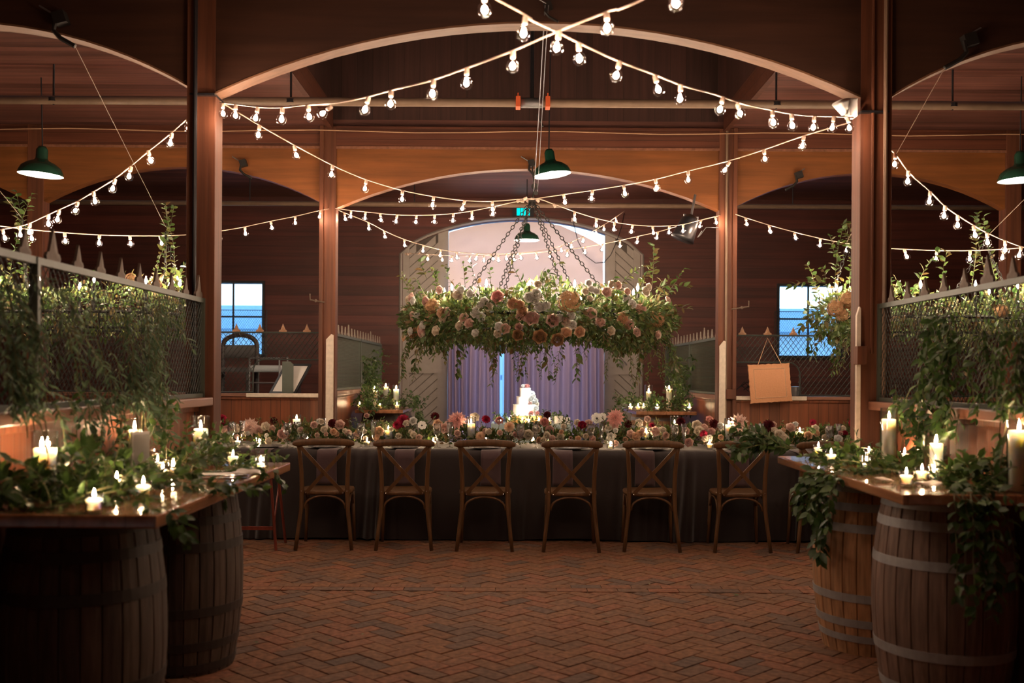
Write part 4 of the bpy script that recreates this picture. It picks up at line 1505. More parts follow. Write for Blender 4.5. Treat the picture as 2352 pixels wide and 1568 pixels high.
# ------------------------------------------------------------------ pendant lamps
def pendant(label, px, py, Y, dia, topz, tilt=0.0):
    c = at(px, py, Y)       # centre of the rim
    r = dia / 2
    o = thing('pendant_lamp', label, 'lamp', c, group='green pendant lamps')
    o.rotation_euler = (0, tilt, 0)
    prof = [(r, 0), (r * 0.99, r * 0.12), (r * 0.88, r * 0.36), (r * 0.62, r * 0.56), (r * 0.33, r * 0.68), (r * 0.27, r * 0.78), (r * 0.26, r * 1.18), (r * 0.17, r * 1.34), (r * 0.04, r * 1.36)]
    MB().lathe(prof, 28).build('shade', M['enamel'], o, smooth=True, world=False)
    inn = [(r * 0.995, 0.002), (r * 0.96, r * 0.10), (r * 0.85, r * 0.33), (r * 0.58, r * 0.52), (r * 0.3, r * 0.62), (r * 0.02, r * 0.64)]
    MB().lathe(inn, 28).build('shade_lining', M['white_m'], o, smooth=True, world=False)
    MB().ball((0, 0, r * 0.36), r * 0.20, 10, 8).build('lamp_bulb', M['lampbulb'], o, smooth=True, world=False)
    MB().tube([(0, 0, r * 1.34), (math.sin(tilt) * -(topz - c.z) , 0, topz - c.z)], 0.006, 6).build('cord', M['blackp'], o, world=False)
    return o


pendant('dark green enamel pendant lamp hanging over the centre, tilted', 1268, 402, 8.9, 0.345, 6.3, -0.13)
pendant('dark green enamel pendant lamp at the upper left', 93, 402, 8.5, 0.365, CZ, 0.06)
pendant('dark green enamel pendant lamp cut off by the right edge', 2345, 414, 8.3, 0.36, CZ, -0.03)
pendant('small green pendant lamp in front of the white cloth screen', 1210, 552, 12.8, 0.325, CZ, 0.0)
pendant('tiny pendant lamp half hidden by the front left post', 436, 612, 13.3, 0.25, CZ, 0.0)

# par can spot light aimed at the cake
pc = at(1580, 520, 10.0)
aim = at(1207, 912, 12.5)
d = (aim - pc).normalized()
spt = thing('stage_spotlight', 'black stage spotlight clamped under the rear arch, right of the doorway', 'spotlight', pc)
a0 = at(1590, 495, 10.0); a1 = at(1568, 548, 10.0)
dd = (a1 - a0).normalized()
mb = MB()
mb.tube([a0, a0 + dd * 0.05, a1 - dd * 0.02, a1 + dd * 0.01], [0.045, 0.09, 0.115, 0.12], 18)
mb.build('can', M['blackp'], spt, smooth=True)
MB().tube([at(1571, 492, 10.0), at(1573, 512, 10.0)], 0.008, 5).tube([at(1571, 492, 10.0), at(1603, 499, 10.0), at(1600, 520, 10.0)], 0.008, 5).tube([at(1588, 493, 10.0), at(1597, 447, 10.05)], 0.013, 6).build('yoke', M['steel'], spt)
MB().tube([at(1612, 530, 10.05), at(1602, 545, 10.05), at(1608, 540, 10.05), at(1622, 522, 10.05), at(1650, 523, 10.08)], 0.004, 5).build('cable', M['steel'], spt)
ld = bpy.data.lights.new('spot_lamp', 'SPOT')
ld.energy = 1200
ld.color = (0.80, 0.95, 1.0)
ld.spot_size = math.radians(11)
ld.spot_blend = 0.6
ld.shadow_soft_size = 0.04
lo = bpy.data.objects.new('spot_lamp', ld)
COL.objects.link(lo)
lo.parent = spt
lo.location = Vector((a1 + dd * 0.03)) - pc
lo.rotation_euler = (aim - (a1 + dd * 0.03)).to_track_quat('-Z', 'Y').to_euler()

pcab = MB().tube([at(px, py, 14.14 if py < 500 else 13.95) for px, py in ((1313, 470), (1318, 515), (1328, 555), (1346, 588), (1368, 604), (1388, 602), (1403, 585), (1414, 560), (1428, 520), (1434, 490))], 0.006, 5).build('power_cable', M['blackp'], smooth=True)
tag(pcab, 'dark cable hanging in a loop across the right edge of the white cloth', 'cable')
# white floodlight on the front right post
fo = thing('floodlight', 'white floodlight housing fixed to the top of the front right post', 'floodlight', at(1952, 250, Y1 - 0.05))
p0, p1 = at(1946, 229, Y1 - 0.05), at(1966, 270, Y1 - 0.05)
MB().box(p0.x, p1.x, Y1 - 0.09, Y1 - 0.001, p1.z, p0.z).build('housing', M['white_m'], fo, bevel=0.005)
h0 = at(1940, 262, Y1 - 0.09); h1 = at(1932, 234, Y1 - 0.12)
MB().tube([h0, h1], [0.02, 0.055], 14).build('lamp_head', M['white_m'], fo, smooth=True)
ex = thing('exit_sign', 'small teal lit sign in a black case above the doorway', 'sign', at(1202, 485, WY - 0.06))
p0, p1 = at(1177, 476, WY - 0.06), at(1226, 496, WY - 0.06)
MB().box(p0.x, p1.x, WY - 0.08, WY - 0.001, p1.z, p0.z).build('case', M['blackp'], ex)
for xa_, xb_ in ((1187, 1195), (1196.5, 1201), (1202.5, 1208), (1212, 1216.5)):
    a, b = at(xa_, 477.5, WY - 0.085), at(xb_, 494.5, WY - 0.085)
    MB().box(a.x, b.x, WY - 0.086, WY - 0.079, b.z, a.z).build('lit_segment', M['teal'], ex)

# ------------------------------------------------------------------ long table
TZ = 0.76
TXL, TXR, TYF, TYB = -2.75, 3.15, 8.45, 9.52


def cloth_fold(x, v):
    """how far the front drop swings at height fraction v (1 = hem)"""
    s = 0.0
    for c, w, a in ((-1.20, 0.17, 0.085), (1.42, 0.15, 0.09), (0.95, 0.10, 0.04), (-2.1, 0.12, 0.06), (2.4, 0.1, 0.05), (0.1, 0.2, 0.02)):
        s += a * math.exp(-((x - c) / w) ** 2) * (0.5 + 0.5 * math.sin((x - c) * 62 + 3 * v))
    s += 0.010 * math.sin(x * 7.3 + 1.5 * v) + 0.006 * math.sin(x * 17 + 2)
    return s * (0.25 + 0.75 * v)


tb = MB()
NX = 420
prof = [('t', 1.0), ('t', 0.66), ('t', 0.33), ('t', 0.0)] + [('d', k / 12) for k in range(1, 13)]
vs = []
for kind_, q in prof:
    for i in range(NX + 1):
        x = TXL + (TXR - TXL) * i / NX
        if kind_ == 't':
            vs.append((x, TYF + (TYB - TYF) * q, TZ + 0.0012 * math.sin(x * 9 + q * 7)))
        else:
            z = TZ * (1 - q) + 0.012 * q + 0.01 * q * math.sin(x * 3.1)
            f = cloth_fold(x, q)
            vs.append((x + 0.012 * q * math.sin(x * 30), TYF - 0.006 - f - 0.01 * q, max(0.008, z)))
fs = [(j * (NX + 1) + i, j * (NX + 1) + i + 1, (j + 1) * (NX + 1) + i + 1, (j + 1) * (NX + 1) + i) for j in range(len(prof) - 1) for i in range(NX)]
tb.add(vs, fs)
tb.add([(TXL, TYF, TZ), (TXL, TYB, TZ), (TXL, TYB, 0.02), (TXL, TYF, 0.02), (TXR, TYF, TZ), (TXR, TYB, TZ), (TXR, TYB, 0.02), (TXR, TYF, 0.02)], [(0, 1, 2, 3), (4, 7, 6, 5)])
tb.add([(TXL, TYB, TZ), (TXR, TYB, TZ), (TXR, TYB, 0.02), (TXL, TYB, 0.02)], [(0, 1, 2, 3)])
t_ = tb.build('tablecloth', M['velvet'], smooth=True)
tag(t_, 'dark mauve velvet cloth draped to the floor over the long head table', 'tablecloth')

CHX = [745, 928, 1113, 1311, 1496, 1703, 1893]
ORD = ['first', 'second', 'third', 'fourth', 'fifth', 'sixth', 'seventh']


def where(px):
    d = [abs(px - c) for c in CHX]
    i = d.index(min(d))
    NUM = ['one', 'two', 'three', 'four', 'five', 'six', 'seven']
    if px < CHX[0] - 75:
        return 'left of all chairs'
    if d[i] < 48:
        return 'above chair %s from left' % NUM[i]
    j = i if px > CHX[i] else i - 1
    return 'between chairs %s and %s from left' % (NUM[j], NUM[j + 1]) if j < 6 else 'right of chair seven from left'


# ---- cross-back chairs
def make_chair():
    o = thing('crossback_chair', '', 'chair', group='cross-back chairs along the long table')
    # front face of the table is +Y; backrest at y=0
    for s in (-1, 1):
        MB().tube([(s * 0.222, -0.045, 0.0), (s * 0.205, -0.02, 0.15), (s * 0.185, 0.0, 0.33), (s * 0.180, 0.006, 0.47), (s * 0.183, -0.004, 0.62), (s * 0.195, -0.028, 0.78), (s * 0.205, -0.045, 0.855)],
                  [0.015, 0.016, 0.0175, 0.019, 0.0175, 0.0165, 0.016], 8).build('rear_leg', M['chair'], o, smooth=True)
        MB().tube([(s * 0.205, 0.40, 0.0), (s * 0.195, 0.39, 0.2), (s * 0.185, 0.375, 0.44)], [0.013, 0.0155, 0.018], 8).build('front_leg', M['chair'], o, smooth=True)
        # flat bent cross slats
        pts = []
        for k in range(11):
            t = k / 10
            pts.append(Vector((s * (0.208 - 0.355 * t), -0.05 - 0.012 * math.sin(PI * t) + 0.055 * t + (0.004 if s > 0 else -0.004), 0.850 - 0.395 * t)))
        m = MB()
        for k in range(10):
            a_, b_ = pts[k], pts[k + 1]
            dd_ = (b_ - a_)
            m.obox((a_ + b_) / 2, dd_ * 0.53, Vector((dd_.z, 0, -dd_.x)).normalized() * 0.0145, (0, 0.0045, 0))
        m.build('cross_slat', M['chair'], o)
        bl_ = MB()
        bl_.ball((s * -0.147, -0.012, 0.455), 0.006, 6, 4)
        bl_.ball((s * 0.18, -0.014, 0.47), 0.005, 6, 4)
        bl_.build('bolt', M['silver'], o)
    rail = MB()
    n_ = 16

    def rr(u, v):
        x = (u * 2 - 1) * 0.243
        e = abs(u * 2 - 1)
        yc = -0.058 + 0.035 * (1 - (u * 2 - 1) ** 2) * -1 * -1 - 0.018
        h = 0.029 * (1 - 0.55 * max(0, (e - 0.86) / 0.14) ** 2)
        a_ = 2 * PI * v
        return (x, yc + 0.0125 * math.cos(a_), 0.858 + 0.012 * (1 - e * e) - 0.004 + h * math.sin(a_))
    rail.grid(rr, n_, 10)
    for s in (0, 1):
        rail.add([rr(s, k / 10) for k in range(10)], [tuple(range(10))])
    rail.build('top_rail', M['chair'], o, smooth=True)
    seat = MB()
    out = []
    for k in range(28):
        a_ = 2 * PI * k / 28
        cx_, cy_ = math.cos(a_), math.sin(a_)
        e = 0.55
        x = math.copysign(abs(cx_) ** e, cx_) * (0.205 + 0.018 * (cy_ + 1) / 2)
        y = 0.20 + math.copysign(abs(cy_) ** e, cy_) * 0.205
        out.append((x, y))
    V, Fc = [], []
    for sc_, z in ((0.96, 0.437), (1.0, 0.446), (1.0, 0.462), (0.97, 0.470), (0.80, 0.466), (0.4, 0.462)):
        V += [(x * sc_, 0.2 + (y - 0.2) * sc_, z) for x, y in out]
    for j in range(5):
        for k in range(28):
            Fc.append((j * 28 + k, j * 28 + (k + 1) % 28, (j + 1) * 28 + (k + 1) % 28, (j + 1) * 28 + k))
    Fc += [tuple(range(27, -1, -1)), tuple(5 * 28 + k for k in range(28))]
    seat.add(V, Fc)
    seat.build('seat', M['chair'], o, smooth=True)
    for ax, nm in (('x', 'arch_brace'), ('l', 'side_brace'), ('r', 'side_brace')):
        pts = []
        for k in range(13):
            t = PI * k / 12
            u, z = math.cos(t), math.sin(t) ** 0.85
            if ax == 'x':
                pts.append((0.165 * u, 0.012, 0.325 + 0.105 * z))
            else:
                s = -1 if ax == 'l' else 1
                pts.append((s * 0.192, 0.195 + 0.165 * u, 0.325 + 0.10 * z))
        MB().tube(pts, 0.0095, 6).build(nm, M['chair'], o, smooth=True)
    return o


ch0 = make_chair()
CL = ['first of the wooden cross-back chairs from the left, beside the left bar corner', 'second wooden cross-back chair from the left, beside the bunched cloth folds', 'third wooden cross-back chair from the left, left of the cake',
      'fourth wooden cross-back chair from the left, right of the cake', 'fifth wooden cross-back chair from the left', 'sixth wooden cross-back chair from the left, touched by greenery',
      'seventh wooden cross-back chair, half hidden behind the tan barrel']
for i, px in enumerate(CHX):
    p = at(px, 1268, 7.99)
    place(ch0, (p.x, 7.98 + (0.02 if i in (2, 3) else 0) * -1, 0), CL[i], rz=(0.06, 0.05, 0.0, -0.02, -0.04, -0.03, -0.06)[i])

# ---- napkins and place settings
napproto = None
for px, lab in ((604, 'mauve napkin hanging over the table edge left of the first chair'), (755, 'mauve napkin hanging behind the first chair from the left'), (932, 'mauve napkin hanging behind the second chair from the left'), (1128, 'mauve napkin hanging behind the third chair from the left'),
                (1292, 'mauve napkin hanging behind the fourth chair from the left'), (1478, 'mauve napkin hanging behind the fifth chair from the left'), (1692, 'mauve napkin hanging behind the sixth chair from the left'), (1850, 'mauve napkin hanging behind the seventh chair')):
    x = at(px, 1040, TYF).x
    if napproto is None:
        npn = 14
        vs = []
        for j in range(15):
            q = j / 14
            for i in range(7):
                u = i / 6 - 0.5
                if q < 0.35:
                    vs.append((u * 0.165, 0.22 * (1 - q / 0.35) - 0.0, 0.006))
                else:
                    k = (q - 0.35) / 0.65
                    vs.append((u * 0.165 * (1 + 0.04 * k), -0.022 - 0.052 * (1 if k > 0.05 else 0.5) - 0.006 * math.sin(u * 11 + k * 2), 0.004 - 0.285 * k))
        nm_ = MB().add(vs, [(j * 7 + i, j * 7 + i + 1, (j + 1) * 7 + i + 1, (j + 1) * 7 + i) for j in range(14) for i in range(6)])
        napproto = nm_.build('napkin', M['napkin'], smooth=True, solid=0.004)
        tag(napproto, lab, 'napkin', 'napkins over the table edge')
    place(napproto, (x, TYF - 0.02, TZ), lab, rz=random.uniform(-0.02, 0.02))

pr = MB().lathe([(0.001, 0.006), (0.085, 0.006), (0.10, 0.010), (0.143, 0.019), (0.145, 0.021), (0.142, 0.022), (0.10, 0.014), (0.085, 0.010), (0.001, 0.010)], 36)
plate = tag(pr.build('dinner_plate', M['china'], smooth=True), 'x', 'plate', 'dinner plates')


def fork_mb():
    m = MB()
    m.tube([(0, 0, 0.004), (0, 0.06, 0.006), (0, 0.12, 0.004)], [0.005, 0.0035, 0.003], 6, flat=(1, 0.5))
    m.box(-0.011, 0.011, 0.12, 0.142, 0.002, 0.005)
    for k in range(4):
        m.box(-0.011 + k * 0.0063, -0.008 + k * 0.0063, 0.142, 0.19, 0.002, 0.0045)
    return m


fork = tag(fork_mb().build('fork', M['silver']), 'x', 'fork', 'forks')
knife = tag(MB().tube([(0, 0, 0.005), (0, 0.09, 0.006), (0, 0.10, 0.005)], [0.006, 0.005, 0.004], 6, flat=(1, 0.5)).box(-0.009, 0.006, 0.10, 0.22, 0.003, 0.005).build('knife', M['silver']), 'x', 'knife', 'knives')
for i, px in enumerate([610] + CHX):
    x = at(px, 1035, 8.62).x
    wd = 'at the place left of all chairs' if i == 0 else 'at the %s chair from left' % ORD[i - 1]
    place(plate, (x, 8.63, TZ + 0.001), 'dark rimmed dinner plate ' + wd)
    for k, dx in enumerate((-0.235, -0.20)):
        place(fork, (x + dx, 8.50, TZ + 0.002), ('outer' if k == 0 else 'inner') + ' silver fork left of the plate ' + wd, rz=random.uniform(-.08, .08))
    for k, dx in enumerate((0.19, 0.225)):
        place(knife, (x + dx, 8.50, TZ + 0.002), ('inner' if k == 0 else 'outer') + ' silver knife right of the plate ' + wd, rz=random.uniform(-.08, .08))

# ---- glassware
GL = {
    'wine_glass': MB().lathe([(0.034, 0.0), (0.033, 0.003), (0.006, 0.007), (0.0035, 0.02), (0.0035, 0.088), (0.008, 0.098), (0.028, 0.118), (0.037, 0.145), (0.036, 0.175), (0.031, 0.212), (0.0305, 0.212), (0.034, 0.176), (0.035, 0.146), (0.026, 0.121), (0.001, 0.101)], 20),
    'champagne_flute': MB().lathe([(0.030, 0.0), (0.029, 0.003), (0.006, 0.007), (0.004, 0.02), (0.007, 0.03), (0.004, 0.045), (0.004, 0.07), (0.012, 0.085), (0.019, 0.13), (0.026, 0.225), (0.0255, 0.225), (0.0175, 0.131), (0.010, 0.088), (0.001, 0.078)], 18),
    'tumbler': MB().lathe([(0.001, 0.001), (0.028, 0.001), (0.034, 0.02), (0.038, 0.05), (0.036, 0.105), (0.0355, 0.105), (0.036, 0.05), (0.031, 0.022), (0.001, 0.010)], 20),
}
gp = {}
for k, mb in GL.items():
    gp[k] = tag(mb.build(k, M['crystal'], smooth=True), 'x', 'glass', {'wine_glass': 'wine glasses', 'champagne_flute': 'champagne flutes', 'tumbler': 'stemless tumblers'}[k] + ' on the long table')
items = []     # (proto, px, loc, text)
for k, px, Y in (('wine_glass', 532, 8.78), ('champagne_flute', 556, 8.86), ('wine_glass', 660, 8.78), ('wine_glass', 683, 9.0), ('tumbler', 705, 9.05), ('tumbler', 805, 8.95), ('wine_glass', 829, 8.78), ('champagne_flute', 857, 8.85), ('tumbler', 975, 9.0), ('wine_glass', 1004, 8.8),
                 ('champagne_flute', 1033, 8.82), ('tumbler', 1168, 8.98), ('wine_glass', 1195, 8.78), ('champagne_flute', 1230, 8.82), ('tumbler', 1333, 9.0), ('wine_glass', 1357, 8.85), ('champagne_flute', 1381, 8.86), ('tumbler', 1507, 8.95), ('wine_glass', 1550, 8.86), ('champagne_flute', 1571, 8.8),
                 ('tumbler', 1695, 8.9), ('wine_glass', 1728, 8.88), ('champagne_flute', 1749, 8.95), ('wine_glass', 1905, 8.85), ('champagne_flute', 1926, 8.95), ('tumbler', 507, 8.95), ('wine_glass', 862, 9.4), ('champagne_flute', 742, 9.45), ('wine_glass', 1420, 9.45), ('wine_glass', 1820, 9.4)):
    x = at(px, 1020, Y).x
    txt = {'wine_glass': 'stemmed wine glass', 'champagne_flute': 'slender champagne flute', 'tumbler': 'clear stemless tumbler'}[k]
    items.append((gp[k], px, (x, Y, TZ + 0.001), txt + (' at the back ' if Y > 9.2 else ' on the long table ') + where(px)))

# ---- candles
def flame_mb(c, s=1.0):
    return MB().lathe([(0.0004, 0), (0.0045 * s, 0.005 * s), (0.0062 * s, 0.011 * s), (0.004 * s, 0.022 * s), (0.0004, 0.034 * s)], 6, c)


def pillar_proto(r, h, name='pillar_candle', double=False):
    o = thing(name, 'x', 'candle', group='ivory pillar candles')
    MB().lathe([(r * 0.98, 0.0), (r, 0.004), (r, h - 0.004), (r * 0.93, h), (r * 0.6, h - 0.006), (0.001, h - 0.008)], 24).build('wax_body', M['wax'], o, smooth=True)
    for dx in ((-0.011, 0.011) if double else (0,)):
        MB().tube([(dx, 0, h - 0.008), (dx, 0, h + 0.006)], 0.0012, 4).build('wick', M['black'], o)
        flame_mb((dx, 0, h + 0.003), 1.15).build('flame', M['flame'], o, smooth=True)
    return o


def cylinder(r, h):
    m = MB().lathe([(0.001, 0.0), (r, 0.0), (r, h - 0.004), (r + 0.001, h - 0.002), (r, h), (r - 0.003, h + 0.0005), (r - 0.004, h - 0.003), (r - 0.003, 0.008), (0.001, 0.008)], 28)
    return m.build('glass_cylinder', M['glass'], smooth=True)


def hurricane(x, y, z, rg, hg, rc, hc, text, double=False, lift=0.009):
    g = cylinder(rg, hg)
    g.location = (x, y, z)
    tag(g, 'glass round the ' + text, 'candle holder', 'glass candle cylinders')
    c = pillar_proto(rc, hc, double=double)
    c.location = (x, y, z + lift)
    c['label'] = text


def votive(kind=0):
    o = thing('votive_candle', 'x', 'candle', group='small glass votive candles')
    if kind == 0:
        MB().lathe([(0.001, 0), (0.024, 0), (0.0245, 0.006), (0.026, 0.014), (0.031, 0.066), (0.0295, 0.066), (0.0245, 0.016), (0.001, 0.012)], 20).build('glass_cup', M['glass'], o, smooth=True)
        MB().lathe([(0.022, 0.0125), (0.0285, 0.048), (0.027, 0.050), (0.001, 0.048)], 16).build('wax_fill', M['wax'], o, smooth=True)
        h = 0.049
    else:
        prof = []
        g = MB()
        n_ = 36
        vs, fs = [], []
        for r_, z_ in ((0.001, 0), (0.031, 0), (0.032, 0.004), (0.032, 0.074), (0.030, 0.075), (0.029, 0.01), (0.001, 0.008)):
            for k in range(n_):
                a_ = 2 * PI * k / n_
                rr_ = r_ * (1 + (0.05 if k % 2 and 0.004 <= z_ <= 0.072 and r_ > 0.03 else 0))
                vs.append((rr_ * math.cos(a_), rr_ * math.sin(a_), z_))
        for j in range(6):
            for k in range(n_):
                fs.append((j * n_ + k, j * n_ + (k + 1) % n_, (j + 1) * n_ + (k + 1) % n_, (j + 1) * n_ + k))
        g.add(vs, fs)
        g.build('ribbed_glass_cup', M['glass'], o, smooth=False)
        MB().lathe([(0.001, 0.0085), (0.019, 0.0085), (0.019, 0.032), (0.001, 0.031)], 16).build('wax_fill', M['wax'], o, smooth=True)
        h = 0.032
    MB().tube([(0, 0, h - 0.002), (0, 0, h + 0.007)], 0.001, 4).build('wick', M['black'], o)
    flame_mb((0, 0, h + 0.004), 0.9).build('flame', M['flame'], o, smooth=True)
    return o


for px, Y, rg, top, rc, ctop, txt in ((892, 9.0, .045, 973, .037, 988, 'stout'), (1082, 8.98, .044, 957, .038, 972, 'tall'), (681, 9.4, .042, 952, .036, 962, 'tall back-row'), (1549, 9.35, .042, 956, .035, 974, 'tall back-row'),
                                       (1484, 9.0, .042, 979, .037, 993, 'short'), (1674, 9.0, .041, 961, .037, 975, 'tall'), (1837, 9.2, .045, 984, .040, 991, 'medium')):
    hg = at(px, top, Y).z - TZ
    hc_ = at(px, ctop, Y).z - TZ
    hurricane(at(px, 1000, Y).x, Y, TZ + 0.001, rg, hg, rc, hc_ - 0.01, '%s pillar candle %s' % (txt, where(px)))
v0, v1 = votive(0), votive(1)
for px, Y, k in ((546, 8.82, 0), (595, 8.86, 1), (843, 8.82, 0), (995, 8.85, 0), (1116, 9.4, 1), (1402, 8.76, 1), (1630, 8.8, 0), (1308, 9.1, 1), (705, 9.25, 1), (985, 9.4, 0), (1262, 9.45, 0), (1890, 9.3, 0), (1225, 9.3, 1)):
    items.append(((v0, v1)[k], px, (at(px, 1015, Y).x, Y, TZ + 0.001), ('votive in plain cup' if k == 0 else 'votive in ribbed glass') + (' at the back ' if Y > 9.15 else ' on the long table ') + where(px)))

# ---- candle bars on barrels
BZ = 0.93


def barrel(label, x, y, z0, H, re, rm, hoops, smat, hmat):
    o = thing('wine_barrel', label, 'barrel', (x, y, z0), group='oak wine barrels')
    rad = lambda t: re + (rm - re) * math.sin(PI * min(1, max(0, t))) ** 0.9
    m = MB()
    n_ = 26
    for k in range(n_):
        a0_, a1_ = 2 * PI * (k + 0.012) / n_, 2 * PI * (k + 0.988) / n_
        vs, fs = [], []
        for j in range(13):
            t = j / 12
            r_ = rad(t)
            for a_, q in ((a0_, 0.985), (a0_ + (a1_ - a0_) * 0.05, 1), ((a0_ + a1_) / 2, 1.001), (a1_ - (a1_ - a0_) * 0.05, 1), (a1_, 0.985)):
                vs.append((r_ * q * math.cos(a_), r_ * q * math.sin(a_), H * t))
        for j in range(12):
            for i in range(4):
                fs.append((j * 5 + i, j * 5 + i + 1, (j + 1) * 5 + i + 1, (j + 1) * 5 + i))
        m.add(vs, fs)
    st_ = m.build('stave', smat, o, world=False)
    st_['kind'] = 'stuff'
    MB().lathe([(0.001, H * 0.975), (re * 0.99, H * 0.975), (re * 1.0, H), (re * 0.95, H), (re * 0.95, H * 0.97)], 30).lathe([(0.001, H * 0.02), (re * 0.99, H * 0.02)], 30).build('barrel_head', smat, o, world=False)
    MB().lathe([(rad(t / 10) * 0.975, H * t / 10 * 0.98 + 0.005) for t in range(11)], 26).build('inner_lining', M['black'], o, world=False)
    for hz, hw in hoops:
        hb_ = MB().lathe([(rad((hz - hw / 2) / H) + 0.000, hz - hw / 2), (rad((hz - hw / 2) / H) + 0.003, hz - hw / 2), (rad((hz + hw / 2) / H) + 0.003, hz + hw / 2), (rad((hz + hw / 2) / H), hz + hw / 2)], 52)
        hb_.build('hoop', hmat, o, world=False)
    return o


HB = 0.884
barrel('dark oak barrel at the left edge, under the near end of the left bar', -1.585, 3.70, 0, HB, 0.25, 0.295, ((0.855, .04), (0.765, .04), (0.62, .042), (0.29, .042), (0.14, .04), (0.035, .04)), M['st_dark'], M['hoop_d'])
barrel('dark oak barrel under the far end of the left bar', -1.60, 4.83, 0, HB, 0.25, 0.293, ((0.855, .04), (0.72, .04), (0.60, .042), (0.30, .042), (0.14, .04), (0.035, .04)), M['st_dark'], M['hoop_d'])
barrel('grey brown oak barrel with pale hoops, near end of the right bar', 1.935, 4.45, 0, HB, 0.255, 0.305, ((0.86, .04), (0.775, .04), (0.61, .04), (0.225, .042), (0.06, .04)), M['st_grey'], M['hoop_g'])
barrel('tan oak barrel under the middle of the right bar', 1.905, 5.24, 0, HB, 0.25, 0.305, ((0.84, .035), (0.75, .04), (0.645, .042), (0.295, .042), (0.165, .04), (0.085, .035)), M['st_tan'], M['hoop_g'])


def bar(label, x0, x1, y0, y1, z0, z1):
    o = thing('bar_top', label, 'bar top', ((x0 + x1) / 2, (y0 + y1) / 2, z0), group='wooden bar tops on barrels')
    MB().box(x0, x1, y0, y1, z0, z1).build('plank_slab', M['bar'], o, bevel=0.006)
    return o


bar('varnished plank bar top on two dark barrels, left foreground', -1.842, -1.19, 3.34, 5.36, 0.885, BZ)
bar('varnished plank bar top on barrels, right foreground', 1.60, 2.085, 4.07, 5.99, 0.885, BZ)
MBx = MB().box(2.085, 2.188, 4.07, 5.90, 0.885, BZ)
bx_ = MBx.build('bar_top', M['bar'])
tag(bx_, 'narrow back plank of the right foreground bar against the stall', 'bar top', 'wooden bar tops on barrels')

# left bar things
for px, Y, rg, top, rc, ctop, txt, dbl in ((103, 3.72, .046, 990, .040, 1029, 'double-flame pillar candle at the near end of the left bar', True), (309, 4.72, .044, 962, .036, 986, 'pillar candle behind the card holder on the left bar', False), (461, 5.12, .044, 955, .036, 984, 'ivory pillar candle at the far end of the left bar', False)):
    x = at(px, 1000, Y).x
    hurricane(x, Y, BZ + 0.001, rg, at(px, top, Y).z - BZ, rc, at(px, ctop, Y).z - BZ - 0.01, txt, dbl)
for px, Y, rg, top, rc, ctop, txt in ((2042, 5.3, .045, 937, .037, 962, 'tall ivory pillar candle at the far end of the right bar'), (2151, 4.72, .060, 1000, .030, 1018, 'slim ivory pillar candle in a wide glass, middle of the right bar'), (2341, 4.16, .048, 963, .042, 988, 'thick pillar candle cut by the right edge, on the right bar')):
    x = at(px, 1000, Y).x
    hurricane(x, Y, BZ + 0.001, rg, at(px, top, Y).z - BZ, rc, at(px, ctop, Y).z - BZ - 0.01, txt)
for px, py, k, txt in ((216, 1178, 0, 'votive candle nearest the camera on the left bar edge'), (329, 1144, 0, 'votive candle in front of the card holder on the left bar'), (268, 1130, 0, 'votive candle left of the card holder on the left bar'), (374, 1105, 0, 'votive candle right of the card holder, nearer the bar edge'),
                       (362, 1084, 0, 'votive candle right of the card holder, deeper in the leaves'), (397, 1090, 1, 'votive candle in a ribbed glass beside the tray on the left bar'), (353, 1062, 0, 'votive candle low behind the card holder in the leaves'), (535, 1070, 0, 'votive candle behind the tray on the left bar'), (599, 1078, 1, 'votive candle in a ribbed glass at the far corner of the left bar'),
                       (2082, 1117, 0, 'left of the two plain votive candles at the near corner of the right bar'), (2118, 1107, 0, 'right of the two plain votive candles at the near corner of the right bar'), (2145, 1102, 1, 'votive candle in a ribbed glass at the foot of the wide glass cylinder'), (1909, 1064, 0, 'votive candle at the left end of the right bar beside the blue lit patch'),
                       (1880, 1046, 0, 'votive candle farthest back on the right bar'), (1990, 1078, 1, 'votive candle in a ribbed glass amid leaves on the right bar'), (2078, 1062, 0, 'votive candle buried in leaves behind the near corner of the right bar'), (1996, 1058, 0, 'votive candle buried in leaves in the middle of the right bar')):
    items.append(((v0, v1)[k], px, on_z(px, py, BZ + 0.001), txt))
tagsort = {}
for pr_, px, loc, txt in items:
    tagsort.setdefault((pr_.name, txt), []).append((px, pr_, loc))
for (nm, txt), L_ in tagsort.items():
    L_.sort(key=lambda q: q[0])
    for i, (px, pr_, loc) in enumerate(L_):
        t = txt
        if len(L_) == 2:
            t = ('left ', 'right ')[i] + txt
        elif len(L_) > 2:
            t = ('leftmost ', 'middle ', 'rightmost ')[min(i, 2)] + txt
        place(pr_, loc, t)

# card holder, tray, shells
p = on_z(322, 1112, BZ)
ho = thing('card_holder', 'clear upright card holder with white cards on the left bar', 'card holder', (p.x, p.y, BZ + 0.001), rz=0.95)
MB().box(-0.045, 0.045, -0.02, -0.017, 0, 0.215).box(-0.045, 0.045, 0.017, 0.02, 0, 0.215).box(-0.045, 0.045, -0.02, 0.02, 0, 0.004).build('clear_panel', M['glass'], ho, world=False)
MB().box(-0.042, 0.042, -0.003, 0.003, 0.004, 0.225).build('card', M['paper'], ho, world=False)
p = on_z(520, 1094, BZ)
to = thing('silver_tray', 'rectangular silver tray on the left bar edge', 'tray', (p.x - 0.03, p.y, BZ + 0.001), rz=0.1)
MB().box(-0.14, 0.14, -0.11, 0.11, 0, 0.005).build('base', M['silver'], to, world=False, bevel=0.002)
MB().tube([(-0.14, -0.11, 0.012), (0.14, -0.11, 0.012), (0.14, 0.11, 0.012), (-0.14, 0.11, 0.012), (-0.14, -0.11, 0.012)], 0.006, 6).build('rim', M['silver'], to, world=False)
